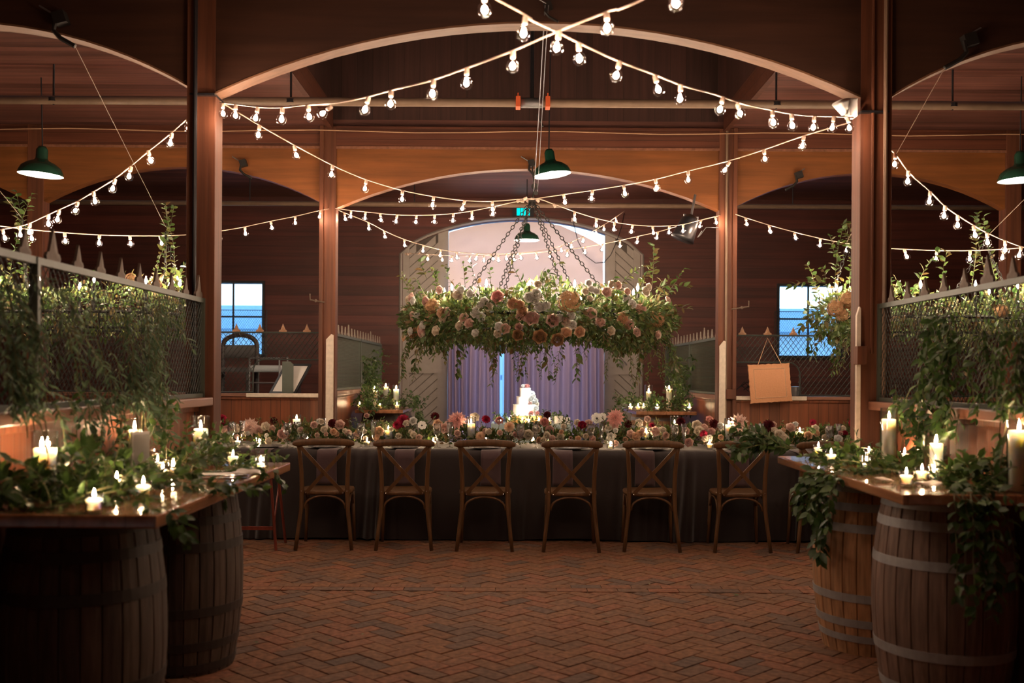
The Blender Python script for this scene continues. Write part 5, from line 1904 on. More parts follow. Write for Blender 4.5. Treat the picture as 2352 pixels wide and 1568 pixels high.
for k in range(3):
    c = MB().box(-0.09, 0.09, -0.06, 0.06, 0, 0.0015).build('escort_card', M['paper'])
    c.location = (p.x - 0.04 + 0.01 * k, p.y + 0.004 * k, BZ + 0.0065 + 0.002 * k)
    c.rotation_euler = (0, 0, 0.1 + 0.12 * k)
    tag(c, ('lowest', 'middle', 'topmost')[k] + ' white card on the silver tray of the left bar', 'card', 'cards on the tray')


def shell(label, p, s=1.0, rz=0.0):
    def fn(u, v):
        a_ = PI * (u - 0.5) * 1.25
        r_ = s * (0.006 + 0.05 * v * (1 + 0.12 * math.sin(u * 18)) )
        return (r_ * math.sin(a_), r_ * math.cos(a_) * 1.25, s * (0.004 + 0.018 * math.sin(v * PI * 0.75) * (1 - 0.6 * (2 * u - 1) ** 2) + 0.003 * math.sin(u * 18) * v))
    o = MB().grid(fn, 18, 8).build('oyster_shell', M['shell'], smooth=True, solid=0.003)
    o.location = p
    o.rotation_euler = (0, 0, rz)
    tag(o, label, 'shell', 'oyster shells')


p = on_z(568, 1100, BZ + 0.002); shell('oyster shell at the right edge of the silver tray', (p.x, p.y, BZ + 0.02), 1.1, 0.5)
p = on_z(2133, 1118, BZ + 0.002); shell('pale oyster shell right of the two votives on the right bar corner', (p.x, p.y, BZ + 0.004), 1.0, -1.0)
p = on_z(2040, 1106, BZ + 0.002); shell('pale oyster shell left of the two votives on the right bar', (p.x, p.y, BZ + 0.004), 0.8, 1.3)

# ---- far candle bars
FZ = 1.0
for s, x0, x1, lab, blab, sm in ((-1, -1.79, -1.24, 'small plank bar top by the doorway, left of the curtains', 'dark barrel under the far left plank bar', 'st_dark'), (1, 1.42, 2.11, 'small plank bar top by the doorway, right of the curtains', 'brown barrel under the far right plank bar', 'st_tan')):
    bar(lab, x0, x1, 11.35, 12.8, FZ - 0.04, FZ)
    barrel(blab, (x0 + x1) / 2 + (0.03 if s < 0 else -0.05), 11.85, 0, FZ - 0.041, 0.28, 0.335, ((0.90, .04), (0.80, .04), (0.62, .04), (0.3, .04)), M[sm], M['hoop_g'] if s > 0 else M['hoop_d'])
for px, top, ctop, Y, txt in ((860, 885, 895, 11.6, 'nearest left'), (886, 880, 888, 12.4, 'back'), (910, 884, 893, 11.9, 'rightmost')):
    hurricane(at(px, 900, Y).x, Y, FZ + 0.001, .042, at(px, top, Y).z - FZ, .034, at(px, ctop, Y).z - FZ - 0.01, txt + ' ivory pillar candle on the far left plank bar')
for px, top, ctop, Y, txt, rg in ((1490, 884, 899, 12.2, 'wide-glass', .05), (1537, 885, 893, 11.7, 'tall', .042)):
    hurricane(at(px, 900, Y).x, Y, FZ + 0.001, rg, at(px, top, Y).z - FZ, .034, at(px, ctop, Y).z - FZ - 0.01, txt + ' ivory pillar candle on the far right plank bar')
for px, Y, txt in ((826, 11.5, 'leftmost votive on the far left plank bar'), (873, 11.45, 'votive at the front edge of the far left plank bar'), (912, 11.55, 'rightmost votive on the far left plank bar'), (1448, 11.6, 'leftmost votive on the far right plank bar'), (1466, 11.5, 'second votive from the left on the far right plank bar'),
                   (1478, 11.7, 'third votive from the left on the far right plank bar'), (1510, 11.5, 'fourth votive from the left on the far right plank bar'), (1584, 11.5, 'rightmost votive on the far right plank bar')):
    x = at(px, 925, Y).x
    place(v0, (x, Y, FZ + 0.001), txt)

# ---- cake table
CT = 0.80
ctb = thing('cake_table', 'small cake table with a pale cloth in front of the curtains', 'table', ((at(1222, 960, 12.5)).x, 12.5, 0))
xa_, xb_ = at(1128, 970, 12.3).x, at(1312, 970, 12.3).x
m = MB()
m.box(xa_, xb_, 12.2, 12.9, CT - 0.02, CT)
m.build('table_top', M['tcloth'], ctb)


def skirt(u, v):
    per = [(xa_, 12.9), (xa_, 12.2), (xb_, 12.2), (xb_, 12.9)]
    t = u * 3
    i = min(2, int(t)); f = t - i
    x = per[i][0] + (per[i + 1][0] - per[i][0]) * f
    y = per[i][1] + (per[i + 1][1] - per[i][1]) * f
    w_ = 0.012 * math.sin(u * 120) * v
    return (x + (w_ if i != 1 else 0), y + (w_ - 0.01 * v if i == 1 else 0), CT - 0.0 - (CT - 0.01) * v)


MB().grid(skirt, 180, 5).build('cloth_skirt', M['tcloth'], ctb, smooth=True)
for k in range(4):
    x_, y_ = (xa_ + 0.06, xb_ - 0.06)[k % 2], (12.26, 12.84)[k // 2]
    MB().box(x_ - 0.02, x_ + 0.02, y_ - 0.02, y_ + 0.02, 0, CT - 0.02).build('leg', M['slab'], ctb)
cxk = at(1206, 940, 12.5).x
sl = thing('wood_slab', 'golden rough wood slab stand under the wedding cake', 'cake stand', (cxk + 0.03, 12.5, CT + 0.001))
MB().lathe([(0.001, 0), (0.20, 0), (0.205, 0.05), (0.20, 0.098), (0.001, 0.098)], 22).build('log_slice', M['slab'], sl, world=False)
ck = thing('wedding_cake', 'three-tier white wedding cake with pink and white roses', 'cake', (cxk, 12.5, CT + 0.10))
MB().lathe([(0.001, 0), (0.175, 0), (0.175, 0.012), (0.001, 0.012)], 32).build('cake_board', M['white_m'], ck, world=False)
z = 0.012
for r_, h_, nm in ((0.150, 0.125, 'bottom tier'), (0.107, 0.10, 'middle tier'), (0.070, 0.105, 'top tier')):
    t_ = MB().lathe([(r_, z), (r_, z + h_ - 0.006), (r_ + 0.004, z + h_ + 0.002), (r_ - 0.006, z + h_), (0.001, z + h_)], 32).build('tier', M['icing'], ck, smooth=False, world=False)
    z += h_
for dx, dz, r_, k, mt in ((-0.02, .36, .032, 'rose', 'whitep'), (0.022, .355, .042, 'rose', 'pink'), (0.085, .27, .04, 'anemone', 'whitep'), (0.10, .235, .035, 'rose', 'whitep'), (0.075, .21, .045, 'rose', 'whitep'), (0.12, .18, .045, 'rose', 'whitep'), (0.13, .14, .045, 'rose', 'cream'), (0.06, .15, .03, 'rose', 'blush'), (0.13, .09, .04, 'rose', 'whitep'), (0.07, .03, .035, 'rose', 'pink'), (0.15, .03, .03, 'rose', 'pink')):
    yy = -math.sqrt(max(0.0, (0.155 if dz < .14 else 0.115 if dz < .24 else 0.075) ** 2 - min(abs(dx), 0.1) ** 2)) if dz < .34 else 0.0
    flower(k, mt, ck, Vector((dx, yy, dz)), r_, (dx * 2, -1, 0.3 if dz < .34 else 1.2), world=False)
L = Leaves()
for k in range(60):
    vine(L, (random.uniform(xa_ + 0.05, xb_ - 0.05), random.uniform(12.22, 12.6), CT + 0.012), (random.uniform(-1, 1), -0.3, random.uniform(0.2, 1.0)), random.uniform(0.06, 0.16), 0.045, 0.028, 0.05, 0.5, limit=lambda p: Vector((p.x, p.y, max(p.z, CT + 0.01))))
gt = thing('greenery', 'bright green sprigs spread round the wood slab on the cake table', 'greenery', (cxk, 12.3, CT), kind='stuff')
L.build('foliage', M['leaf'], gt)
for i, (px, k) in enumerate(((1140, 0), (1150, 1), (1170, 0), (1200, 0), (1215, 1), (1238, 0), (1262, 0))):
    place((v0, v1)[k], (at(px, 960, 12.24).x, 12.24, CT + 0.001), 'lit votive on the cake table, %s from the left' % ORD[i])
for i, (px, w_, hh) in enumerate(((1283, .10, .10), (1302, .07, .08))):
    b = MB().box(-w_ / 2, w_ / 2, -0.05, 0.05, 0, hh).box(-w_ / 2 - 0.003, w_ / 2 + 0.003, -0.053, 0.053, hh - 0.02, hh + 0.002).build('favour_box', M['white_m'])
    b.location = (at(px, 970, 12.3).x, 12.31, CT + 0.001)
    tag(b, ('larger', 'smaller')[i] + ' pale box at the right end of the cake table', 'box', 'boxes on the cake table')

# ------------------------------------------------------------------ table flowers
random.seed(77)
rng = np.random.default_rng(77)
pieces = {}
edges = [470, 620, 745, 870, 985, 1105, 1235, 1345, 1460, 1580, 1700, 1830, 1990]
names_ = ['leftmost low flower arrangement on the long table, beside the front left post'] + ['low flower arrangement on the long table ' + where((edges[i] + edges[i + 1]) / 2) for i in range(1, 11)] + ['rightmost low flower arrangement on the long table, beside the front right post']
seen = {}
Ls = []
for i in range(12):
    c = at((edges[i] + edges[i + 1]) / 2, 1010, 9.08)
    lab = names_[i]
    seen[lab] = seen.get(lab, 0) + 1
    if seen[lab] > 1:
        lab = lab.replace('low flower arrangement', 'right-hand low flower arrangement')
    o = thing('flower_arrangement', lab, 'flowers', (c.x, 9.08, TZ + 0.002), group='low flower arrangements along the table')
    L = Leaves()
    xa, xb = at(edges[i], 1010, 9.08).x, at(edges[i + 1], 1010, 9.08).x
    n_ = int(680 * (xb - xa) / 0.5)
    for k in range(n_):
        x = random.uniform(xa, xb)
        a_ = random.uniform(0, PI)
        q = math.sqrt(random.uniform(0.1, 1))
        hh = 0.14 + 0.035 * math.sin(x * 9) + 0.02 * math.sin(x * 23)
        pt = Vector((x, 9.10 + 0.19 * q * math.cos(a_), TZ + 0.02 + hh * q * math.sin(a_)))
        L.leaf(pt, Vector((random.uniform(-1, 1), math.cos(a_) * 1.2 + random.uniform(-.4, .4), math.sin(a_) * 0.9 + random.uniform(-.1, .5))), rv() + Vector((0, -0.3, 0.8)), random.uniform(0.03, 0.065), random.choice([0.5, 0.8, 1.1]))
    for k in range(7):
        x = random.uniform(xa, xb)
        vine(L, (x, 9.05, TZ + 0.12), (random.uniform(-.5, .5), -0.2, 1), random.uniform(0.06, 0.13), 0.035, 0.022, 0.0, 0.4, 0.7)
    pieces[i] = (o, L, xa, xb)


def piece_of(x):
    for i, (o, L, xa, xb) in pieces.items():
        if x < xb:
            return i
    return 11


big = [('pompon', 'mag', 509, 964, .052, 9.1), ('rose', 'cream', 497, 972, .045, 9.0), ('dahlia', 'blush', 574, 981, .085, 9.0), ('pompon', 'burg', 629, 966, .035, 9.1), ('pompon', 'burg', 763, 972, .042, 9.0), ('rose', 'cream', 738, 969, .03, 9.0), ('rose', 'blush', 781, 976, .05, 9.0), ('rose', 'blush', 820, 1000, .04, 8.95), ('rose', 'peach', 773, 997, .03, 8.95),
       ('rose', 'dusty', 842, 955, .028, 9.1), ('pompon', 'mag', 926, 967, .062, 9.05), ('pompon', 'mag', 912, 976, .04, 9.0), ('rose', 'cream', 934, 973, .036, 9.0), ('rose', 'whitep', 949, 967, .04, 9.0), ('anemone', 'whitep', 969, 977, .038, 8.95), ('pompon', 'burg', 999, 956, .040, 9.15), ('rose', 'peach', 1006, 974, .048, 9.0), ('rose', 'blush', 1022, 984, .052, 8.95),
       ('dahlia', 'pink', 1050, 966, .088, 9.0), ('rose', 'cream', 1090, 960, .05, 9.1), ('pompon', 'mag', 1116, 963, .040, 9.0), ('rose', 'pink', 1147, 966, .040, 9.0), ('pompon', 'peach', 1170, 980, .048, 8.95), ('pompon', 'peach', 1103, 1002, .044, 8.9), ('rose', 'peach', 870, 991, .05, 8.93), ('rose', 'peach', 866, 1006, .035, 8.9), ('rose', 'dusty', 1195, 1000, .045, 8.95), ('rose', 'cream', 1213, 998, .05, 8.93),
       ('rose', 'dusty', 1185, 998, .035, 8.95), ('pompon', 'burg', 1257, 953, .036, 9.1), ('rose', 'pink', 1250, 970, .046, 9.0), ('rose', 'dusty', 1263, 988, .046, 8.98), ('rose', 'cream', 1232, 986, .042, 8.98), ('rose', 'cream', 1256, 1001, .036, 8.9), ('rose', 'blush', 1268, 1007, .034, 8.9), ('rose', 'cream', 1248, 1011, .03, 8.88), ('rose', 'peach', 1238, 1010, .03, 8.9), ('rose', 'cream', 1287, 1003, .04, 8.95), ('rose', 'cream', 1294, 980, .03, 9.0),
       ('rose', 'peach', 1328, 1008, .03, 8.9), ('rose', 'mag', 1337, 977, .042, 9.0), ('rose', 'cream', 1325, 971, .036, 9.05), ('rose', 'blush', 1352, 973, .04, 9.05), ('anemone', 'whitep', 1371, 961, .048, 9.05), ('anemone', 'whitep', 1384, 958, .036, 9.05), ('dahlia', 'pink', 1414, 960, .085, 9.0), ('dahlia', 'blush', 1411, 978, .05, 9.0), ('rose', 'whitep', 1402, 1003, .042, 8.9), ('rose', 'blush', 1414, 1018, .032, 8.85), ('rose', 'cream', 1397, 983, .036, 8.98),
       ('pompon', 'burg', 1443, 974, .036, 9.05), ('rose', 'cream', 1467, 972, .042, 9.05), ('rose', 'blush', 1487, 963, .034, 9.05), ('pompon', 'mag', 1498, 978, .032, 9.05), ('rose', 'blush', 1448, 998, .045, 8.95), ('rose', 'peach', 1460, 1003, .046, 8.93), ('rose', 'peach', 1470, 996, .04, 8.95), ('rose', 'blush', 1503, 991, .05, 8.95), ('pompon', 'burg', 1564, 968, .042, 9.05),
       ('rose', 'cream', 1600, 977, .05, 9.0), ('rose', 'cream', 1606, 990, .05, 8.93), ('rose', 'blush', 1617, 983, .04, 8.98), ('rose', 'pink', 1629, 964, .038, 9.05), ('pompon', 'burg', 1639, 973, .044, 9.0), ('pompon', 'mag', 1616, 997, .038, 8.9), ('rose', 'dusty', 1583, 1016, .044, 8.87), ('rose', 'cream', 1619, 1008, .032, 8.88), ('rose', 'whitep', 1630, 1005, .03, 8.88), ('rose', 'whitep', 1654, 978, .036, 9.0), ('rose', 'dusty', 1634, 992, .04, 8.95),
       ('dahlia', 'blush', 1697, 971, .088, 8.98), ('pompon', 'burg', 1765, 978, .058, 8.98), ('rose', 'blush', 1776, 976, .034, 9.0), ('rose', 'cream', 1778, 989, .036, 8.95), ('rose', 'cream', 1790, 998, .048, 8.9), ('rose', 'cream', 1801, 1008, .046, 8.88), ('rose', 'blush', 1815, 983, .048, 8.98), ('rose', 'whitep', 1827, 975, .03, 9.0), ('dahlia', 'mag', 1867, 970, .036, 9.05), ('rose', 'peach', 1856, 1000, .042, 8.95), ('rose', 'cream', 1871, 985, .042, 8.98),
       ('rose', 'peach', 1875, 996, .034, 8.95), ('rose', 'whitep', 1924, 1009, .045, 8.9), ('pompon', 'mag', 1959, 973, .042, 9.0), ('rose', 'cream', 1935, 985, .035, 9.0), ('rose', 'mag', 1940, 997, .035, 8.95), ('rose', 'dusty', 505, 1018, .04, 8.85), ('rose', 'cream', 618, 1013, .038, 8.85), ('rose', 'blush', 655, 1000, .045, 8.9), ('rose', 'dusty', 648, 996, .045, 8.9), ('rose', 'cream', 610, 980, .045, 9.0), ('rose', 'cream', 545, 985, .045, 9.0),
       ('rose', 'dusty', 520, 988, .045, 8.98), ('rose', 'blush', 595, 988, .04, 9.0), ('rose', 'blush', 626, 986, .04, 9.0), ('rose', 'cream', 690, 988, .032, 8.95), ('rose', 'whitep', 733, 968, .03, 9.05), ('rose', 'blush', 722, 976, .038, 9.0), ('rose', 'cream', 745, 987, .036, 8.95), ('rose', 'blush', 800, 995, .035, 8.95), ('rose', 'cream', 950, 998, .034, 8.9), ('rose', 'blush', 962, 1005, .034, 8.9),
       ('rose', 'peach', 766, 992, .035, 8.9), ('rose', 'cream', 915, 1001, .03, 8.9), ('rose', 'blush', 1030, 975, .04, 9.0), ('rose', 'blush', 1050, 995, .035, 8.9), ('rose', 'blush', 1148, 994, .03, 8.9), ('rose', 'cream', 1122, 992, .034, 8.9), ('rose', 'cream', 1345, 1002, .03, 8.9), ('rose', 'dusty', 1360, 1008, .035, 8.9), ('rose', 'blush', 1530, 1000, .035, 8.9), ('rose', 'cream', 1520, 988, .035, 9.0), ('rose', 'blush', 1575, 990, .04, 8.95), ('rose', 'peach', 1655, 1004, .03, 8.9), ('rose', 'blush', 1745, 1000, .036, 8.9), ('rose', 'cream', 1895, 1005, .034, 8.9)]
rr_ = random.Random(9)
for k in range(70):
    big.append(('rose', rr_.choice(('cream', 'blush', 'cream', 'whitep', 'peach', 'dusty')), rr_.uniform(490, 1965), rr_.uniform(982, 1016), rr_.uniform(.018, .028), 8.93))
for kind_, mt, px, py, r_, Y in big:
    p = at(px, py, Y)
    i = piece_of(p.x)
    o, L, xa, xb = pieces[i]
    up = max(0.1, min(0.9, (p.z - TZ) * 3))
    flower(kind_, mt, o, p, r_ * (1.0 if kind_ == 'rose' else 1.12), (random.uniform(-.35, .35), -1, random.uniform(0.0, 0.4) + up * 0.3))
    if p.z > TZ + 0.14:
        L.stems.tube([p + Vector((0, 0.02, -0.01)), Vector((p.x + random.uniform(-.02, .02), 9.08, TZ + 0.05))], 0.002, 4)
for i, (o, L, xa, xb) in pieces.items():
    L.build('foliage', M['leaf3'], o)

for pr_, px, loc, txt in items:
    if loc[1] < 6.2:
        KEEP.append((loc[0], loc[1], 0.032, BZ + 0.075, BZ))
for px, Y, rg, kt in ((103, 3.72, .046, 1.20), (309, 4.72, .044, 1.20), (461, 5.12, .044, 1.20), (2042, 5.3, .045, 1.22), (2151, 4.72, .06, 1.11), (2341, 4.16, .048, 1.22), (322, 4.36, .035, 1.14)):
    KEEP.append((at(px, 1000, Y).x, Y, rg, kt, BZ + (0.12 if px < 2000 else 0.06)))
# ------------------------------------------------------------------ trailing greenery on bars and screens
random.seed(5)
rng = np.random.default_rng(5)


def lim_l(p):
    q = Vector((max(p.x, -1.815), p.y, p.z))
    if q.x < -1.17 and q.y > 3.33 and q.z < BZ + 0.012:
        q.z = BZ + 0.012
    return q


def lim_r(p):
    q = Vector((min(p.x, 2.165), p.y, p.z))
    if q.x > 1.58 and 4.06 < q.y < 6.0 and q.z < BZ + 0.012:
        q.z = BZ + 0.012
    if q.x > 2.06 and q.y > 5.9:
        q.x = 2.06
    return q


def on_x(px, py, X):
    a_, b_ = ray(px, py)
    Y = X / a_
    return Vector((X, Y, EYE + b_ * Y))


g1 = thing('leafy_garland', 'glossy leafy garland heaped along the left bar', 'greenery', (-1.6, 4.3, BZ))
L = Leaves()
for k in range(120):
    y = random.uniform(3.36, 4.7)
    x = random.uniform(-1.80, -1.52 + 0.10 * random.random())
    up = random.random()
    vine(L, (x, y, BZ + 0.02), (random.uniform(-.6, .8), random.uniform(-.6, .6), up * 0.8), random.uniform(0.08, 0.22), 0.052, 0.03, 0.10, 0.5, limit=lim_l)
for k in range(45):
    vine(L, (random.uniform(-1.80, -1.45), random.uniform(3.36, 4.1), BZ + 0.02), (random.uniform(-.6, .8), random.uniform(-.6, .6), random.random() * 0.9), random.uniform(0.10, 0.24), 0.052, 0.03, 0.10, 0.5, limit=lim_l)
for k in range(60):
    y = random.uniform(4.75, 5.34)
    x = random.uniform(-1.80, -1.35)
    vine(L, (x, y, BZ + 0.02), (random.uniform(-.6, 1.0), random.uniform(-.6, .6), random.random() * 0.7), random.uniform(0.10, 0.22), 0.045, 0.028, 0.12, 0.5, limit=lim_l)
for px, py, d, ln in ((250, 1060, (0.1, 0, 1), .36), (235, 1080, (-0.3, 0, 1), .34), (275, 1090, (0.5, 0, 1), .26), (210, 1080, (0.2, 0, 1), .3), (258, 1070, (0.4, 0, 1), .3), (20, 1080, (-0.2, 0, 1), .3), (60, 1110, (0.1, 0, 1), .34), (5, 1060, (0.4, 0, 1), .3), (150, 1110, (0.2, 0, 1), .2), (425, 1060, (0.0, 0, 1), .24), (385, 1060, (-.2, 0, 1), .3), (440, 1080, (0.1, 0, 1), .2),
                      (260, 1140, (0.6, -0.3, 0.3), .22), (400, 1120, (0.9, 0.3, 0.1), .35), (420, 1115, (1, 0.4, 0.1), .3), (300, 1150, (0.5, -0.5, 0.1), .2), (480, 1112, (0.4, -0.6, 0.0), .2)):
    p = on_z(px, max(py, 1075), BZ + 0.02)
    p.x = max(p.x, -1.79)
    vine(L, p, d, ln, 0.055, 0.032, 0.03, 0.35, limit=lim_l)
for y in (4.9, 3.45, 3.4):
    vine(L, (-1.19, y, BZ + 0.02), (0.5, 0, -0.2), 0.14, 0.05, 0.028, 0.3, 0.4)
L.build('foliage', M['leaf'], g1)

g2 = thing('leafy_garland', 'leafy garland heaped along the right bar and spilling off its ends', 'greenery', (1.9, 5.0, BZ))
L = Leaves()
for k in range(115):
    y = random.uniform(4.5, 5.95)
    x = random.uniform(1.66 + 0.1 * random.random(), 2.15)
    if y < 4.75 and x < 1.9:
        x = random.uniform(1.9, 2.15)
    if y > 5.35 and x < 1.86:
        x = random.uniform(1.86, 2.05)
    vine(L, (x, y, BZ + 0.02), (random.uniform(-1.0, .6), random.uniform(-.6, .6), random.random() * 0.5), random.uniform(0.10, 0.22), 0.052, 0.03, 0.10, 0.5, limit=lim_r)
for k in range(36):
    y = random.uniform(4.1, 4.5)
    vine(L, (random.uniform(1.90, 2.14), y, BZ + 0.02), (random.uniform(-.6, .6), random.uniform(-.8, .2), random.random() * 0.5), random.uniform(0.10, 0.2), 0.052, 0.03, 0.12, 0.5, limit=lim_r)
for k in range(16):          # off the left side
    y = random.uniform(4.75, 5.2)
    vine(L, (1.60, y, BZ + 0.01), (-0.45, random.uniform(-.3, .3), -0.1), random.uniform(0.14, 0.34), 0.056, 0.032, 0.30, 0.45)
for k in range(7):
    vine(L, (1.585, 5.0 + 0.03 * k, BZ), (-0.12, -0.1, -1.0), random.uniform(0.32, 0.42), 0.062, 0.04, 0.3, 0.25)
for k in range(12):
    x = random.choice((1.80, 1.83, 1.87, 1.93, 1.98))
    vine(L, (x, 4.05, BZ + 0.01), (random.uniform(-.2, .4), -0.35, -0.2), random.uniform(0.12, 0.5), 0.058, 0.042, 0.4, 0.3)
for k in range(22):          # reaching left over the sixth chair
    vine(L, (random.uniform(1.60, 1.7), random.uniform(5.88, 5.97), BZ + 0.05), (-1, random.uniform(-.05, .15), random.uniform(0.25, .6)), random.uniform(0.12, 0.34), 0.056, 0.032, 0.06, 0.35)
for px in (2070, 2100, 2120, 2190, 2250, 2290):
    p = on_z(px, 1075, BZ + 0.02)
    vine(L, lim_r(p), (random.uniform(-.3, .3), 0, 1), .24, 0.055, 0.032, 0.02, 0.3, limit=lim_r)
L.build('foliage', M['leaf'], g2)


def hang(L, X, pxs, pys, n_, ln, leaf, w_, mt=None, dirx=0.0, sgn=1):
    for k in range(n_):
        px = random.uniform(*pxs)
        p = on_x(px, random.uniform(*pys), X)
        p.x += sgn * random.uniform(0, 0.05)
        X0 = X
        lim = (lambda q: Vector((max(q.x, X0), q.y, q.z))) if sgn > 0 else (lambda q: Vector((min(q.x, X0), q.y, q.z)))
        vine(L, p, (sgn * 0.2, random.uniform(-.3, .3), random.uniform(-1.0, 0)), random.uniform(*ln), leaf, 0.03, 0.22, 0.45, w_, limit=lim)


g3 = thing('hanging_vine', 'thin leaved vine cascading down the middle of the left wire screen', 'greenery', (-1.80, 4.9, 1.9))
L = Leaves()
hang(L, -1.805, (275, 365), (670, 880), 38, (0.10, 0.32), 0.05, 0.42)
hang(L, -1.805, (230, 320), (800, 900), 12, (0.10, 0.22), 0.05, 0.42)
hang(L, -1.79, (300, 350), (880, 940), 10, (0.10, 0.2), 0.05, 0.7)
hang(L, -1.80, (180, 240), (780, 840), 5, (0.10, 0.2), 0.05, 0.42)
L.build('foliage', M['leaf2'], g3)
g4 = thing('hanging_vine', 'vine tangled over the left wire screen at the left edge', 'greenery', (-1.80, 3.8, 1.9))
L = Leaves()
hang(L, -1.805, (-20, 70), (600, 900), 36, (0.10, 0.32), 0.045, 0.5)
hang(L, -1.805, (80, 420), (880, 930), 24, (0.08, 0.22), 0.042, 0.6)
hang(L, -1.80, (100, 190), (640, 760), 8, (0.10, 0.25), 0.045, 0.5)
L.build('foliage', M['leaf2'], g4)
g5 = thing('hanging_vine', 'broad leaved vine cascading down the right wire screen onto the bar', 'greenery', (2.13, 4.9, 1.9))
L = Leaves()
hang(L, 2.145, (2145, 2215), (700, 980), 34, (0.12, 0.34), 0.055, 0.85, sgn=-1)
hang(L, 2.145, (2060, 2140), (860, 980), 8, (0.12, 0.3), 0.055, 0.85, sgn=-1)
L.build('foliage', M['leaf'], g5)
g6 = thing('hanging_vine', 'vine hanging over the right wire screen at the right edge', 'greenery', (2.13, 4.2, 1.9))
L = Leaves()
hang(L, 2.145, (2280, 2375), (720, 940), 24, (0.12, 0.34), 0.05, 0.7, sgn=-1)
L.build('foliage', M['leaf'], g6)
# far greenery beside the doorway
for lab, X, Yr, sg, bx0, bx1 in (('bushy greenery on the wire screen above the far left plank bar', -1.77, (11.2, 12.0), 1, -1.78, -1.05), ('bushy greenery on the wire screen above the far right plank bar', 2.09, (11.2, 12.3), -1, 1.25, 2.08)):
    o = thing('greenery', lab, 'greenery', (X, 11.6, FZ))
    L = Leaves()
    for k in range(70):
        vine(L, (X + sg * random.uniform(0, 0.12), random.uniform(*Yr), random.uniform(1.1, 1.62)), (sg * .3, random.uniform(-.5, .5), random.uniform(-.6, .5)), random.uniform(.1, .25), 0.05, 0.032, 0.1, 0.5)
    for k in range(75):
        x = random.uniform(bx0, bx1)
        vine(L, (x, random.uniform(11.35, 12.4), FZ + 0.02), (random.uniform(-.7, .7), random.uniform(-.6, .2), random.random()), random.uniform(.08, .24), 0.05, 0.032, 0.12, 0.5)
    ex_ = bx1 - 0.05 if sg > 0 else bx0 + 0.05
    for k in range(12):
        vine(L, (ex_, random.uniform(11.3, 12.0), FZ), (sg * random.uniform(0.1, 0.6), -0.2, -0.6), random.uniform(.15, .4), 0.05, 0.032, 0.2, 0.5)
    L.build('foliage', M['leaf'], o)

# ------------------------------------------------------------------ objects in the rear stalls
# plaque hung by twine
plq = thing('hanging_plaque', 'blank tan wooden plaque hung by twine from the right rear screen', 'plaque', at(1766, 880, Y2 - 0.06))
cn = [at(1716, 837, Y2 - 0.06), at(1812, 833, Y2 - 0.06), at(1819, 921, Y2 - 0.06), at(1723, 927, Y2 - 0.06)]


def quad_mb(cn_, y0, y1, ins=0.0, wav=0.0):
    c_ = sum((Vector(q) for q in cn_), Vector()) / 4
    pts = []
    for i in range(4):
        a_, b_ = Vector(cn_[i]), Vector(cn_[(i + 1) % 4])
        for k in range(14):
            q = a_.lerp(b_, k / 14)
            q = q + (c_ - q).normalized() * (ins + wav * abs(math.sin(k * PI / 2.33)))
            pts.append((q.x, q.z))
    return MB().prism(pts, y0, y1)


quad_mb(cn, Y2 - 0.085, Y2 - 0.06, 0, 0.008).build('board', M['burlap'], plq)
c_ = sum((Vector(q) for q in cn), Vector()) / 4
fr = MB()
inn = [c_ + (q - c_) * 0.74 for q in cn]
for i in range(4):
    fr.tube([inn[i].xyz + Vector((0, -0.026, 0)), inn[(i + 1) % 4] + Vector((0, -0.026, 0))], 0.004, 4)
fr.build('raised_border', M['twine'], plq)
hk = at(1763, 776, Y2 - 0.02)
MB().tube([at(1740, 840, Y2 - 0.09), hk, at(1796, 838, Y2 - 0.09)], 0.004, 5).build('twine', M['twine'], plq)
# leaning frame
pf = thing('picture_frame', 'dark picture frame leaning on the white sill of the left rear stall', 'picture frame', at(660, 893, 10.2))
BL = at(622, 893, 10.20); BL.z = 1.209
u_ = Vector((0.26, -0.05 + 0.0, 0.0)); v_ = Vector((0.13, 0.10, 0.285))
nrm = u_.cross(v_).normalized()
MB().obox(BL + u_ / 2 + v_ / 2, u_ / 2, v_ / 2, nrm * 0.004).build('picture', M['paper'], pf)
fr = MB()
for a_, b_ in ((Vector((0, 0, 0)), u_), (v_, u_), (Vector((0, 0, 0)), v_), (u_, v_)):
    s0 = BL + a_
    cross = (v_ if b_ is u_ else u_).normalized() * 0.012
    fr.obox(s0 + b_ / 2, b_ / 2 * 1.04, cross, nrm * 0.012)
fr.build('frame', M['blackp'], pf)
a_, b_ = at(648, 892, 10.12), at(674, 830, 10.12)
MB().prism([(a_.x, 1.209), (b_.x, 1.209), (b_.x + 0.0, b_.z - 0.03), (b_.x - 0.03, b_.z), (a_.x, b_.z)], 10.115, 10.125).build('easel_back', M['greenframe'], pf)
# stored furniture behind the left rear stall
stb = thing('storage_table', 'dark storage table behind the left rear stall', 'table', (-3.2, 11.6, 0))
MB().box(-4.0, -2.55, 11.2, 12.3, 0.98, 1.02).build('table_top', M['leather'], stb)
for x_ in (-3.95, -2.6):
    for y_ in (11.25, 12.25):
        MB().box(x_ - 0.025, x_ + 0.025, y_ - 0.025, y_ + 0.025, 0, 0.98).build('leg', M['leather'], stb)
ac_ = thing('armchair', 'dark arch-backed armchair standing behind the left rear screen', 'chair', (-3.25, 11.6, 1.021))
pts = [(-3.42, 11.75, 1.03), (-3.42, 11.78, 1.70)] + [(-3.22 - 0.2 * math.cos(t * PI / 8), 11.78, 1.74 + 0.12 * math.sin(t * PI / 8)) for t in range(0, 9)] + [(-3.02, 11.78, 1.70), (-3.02, 11.75, 1.03)]
MB().tube(pts, 0.028, 8).build('back_frame', M['leather'], ac_)
MB().box(-3.40, -3.04, 11.77, 11.80, 1.60, 1.74).build('back_panel', M['leather'], ac_)
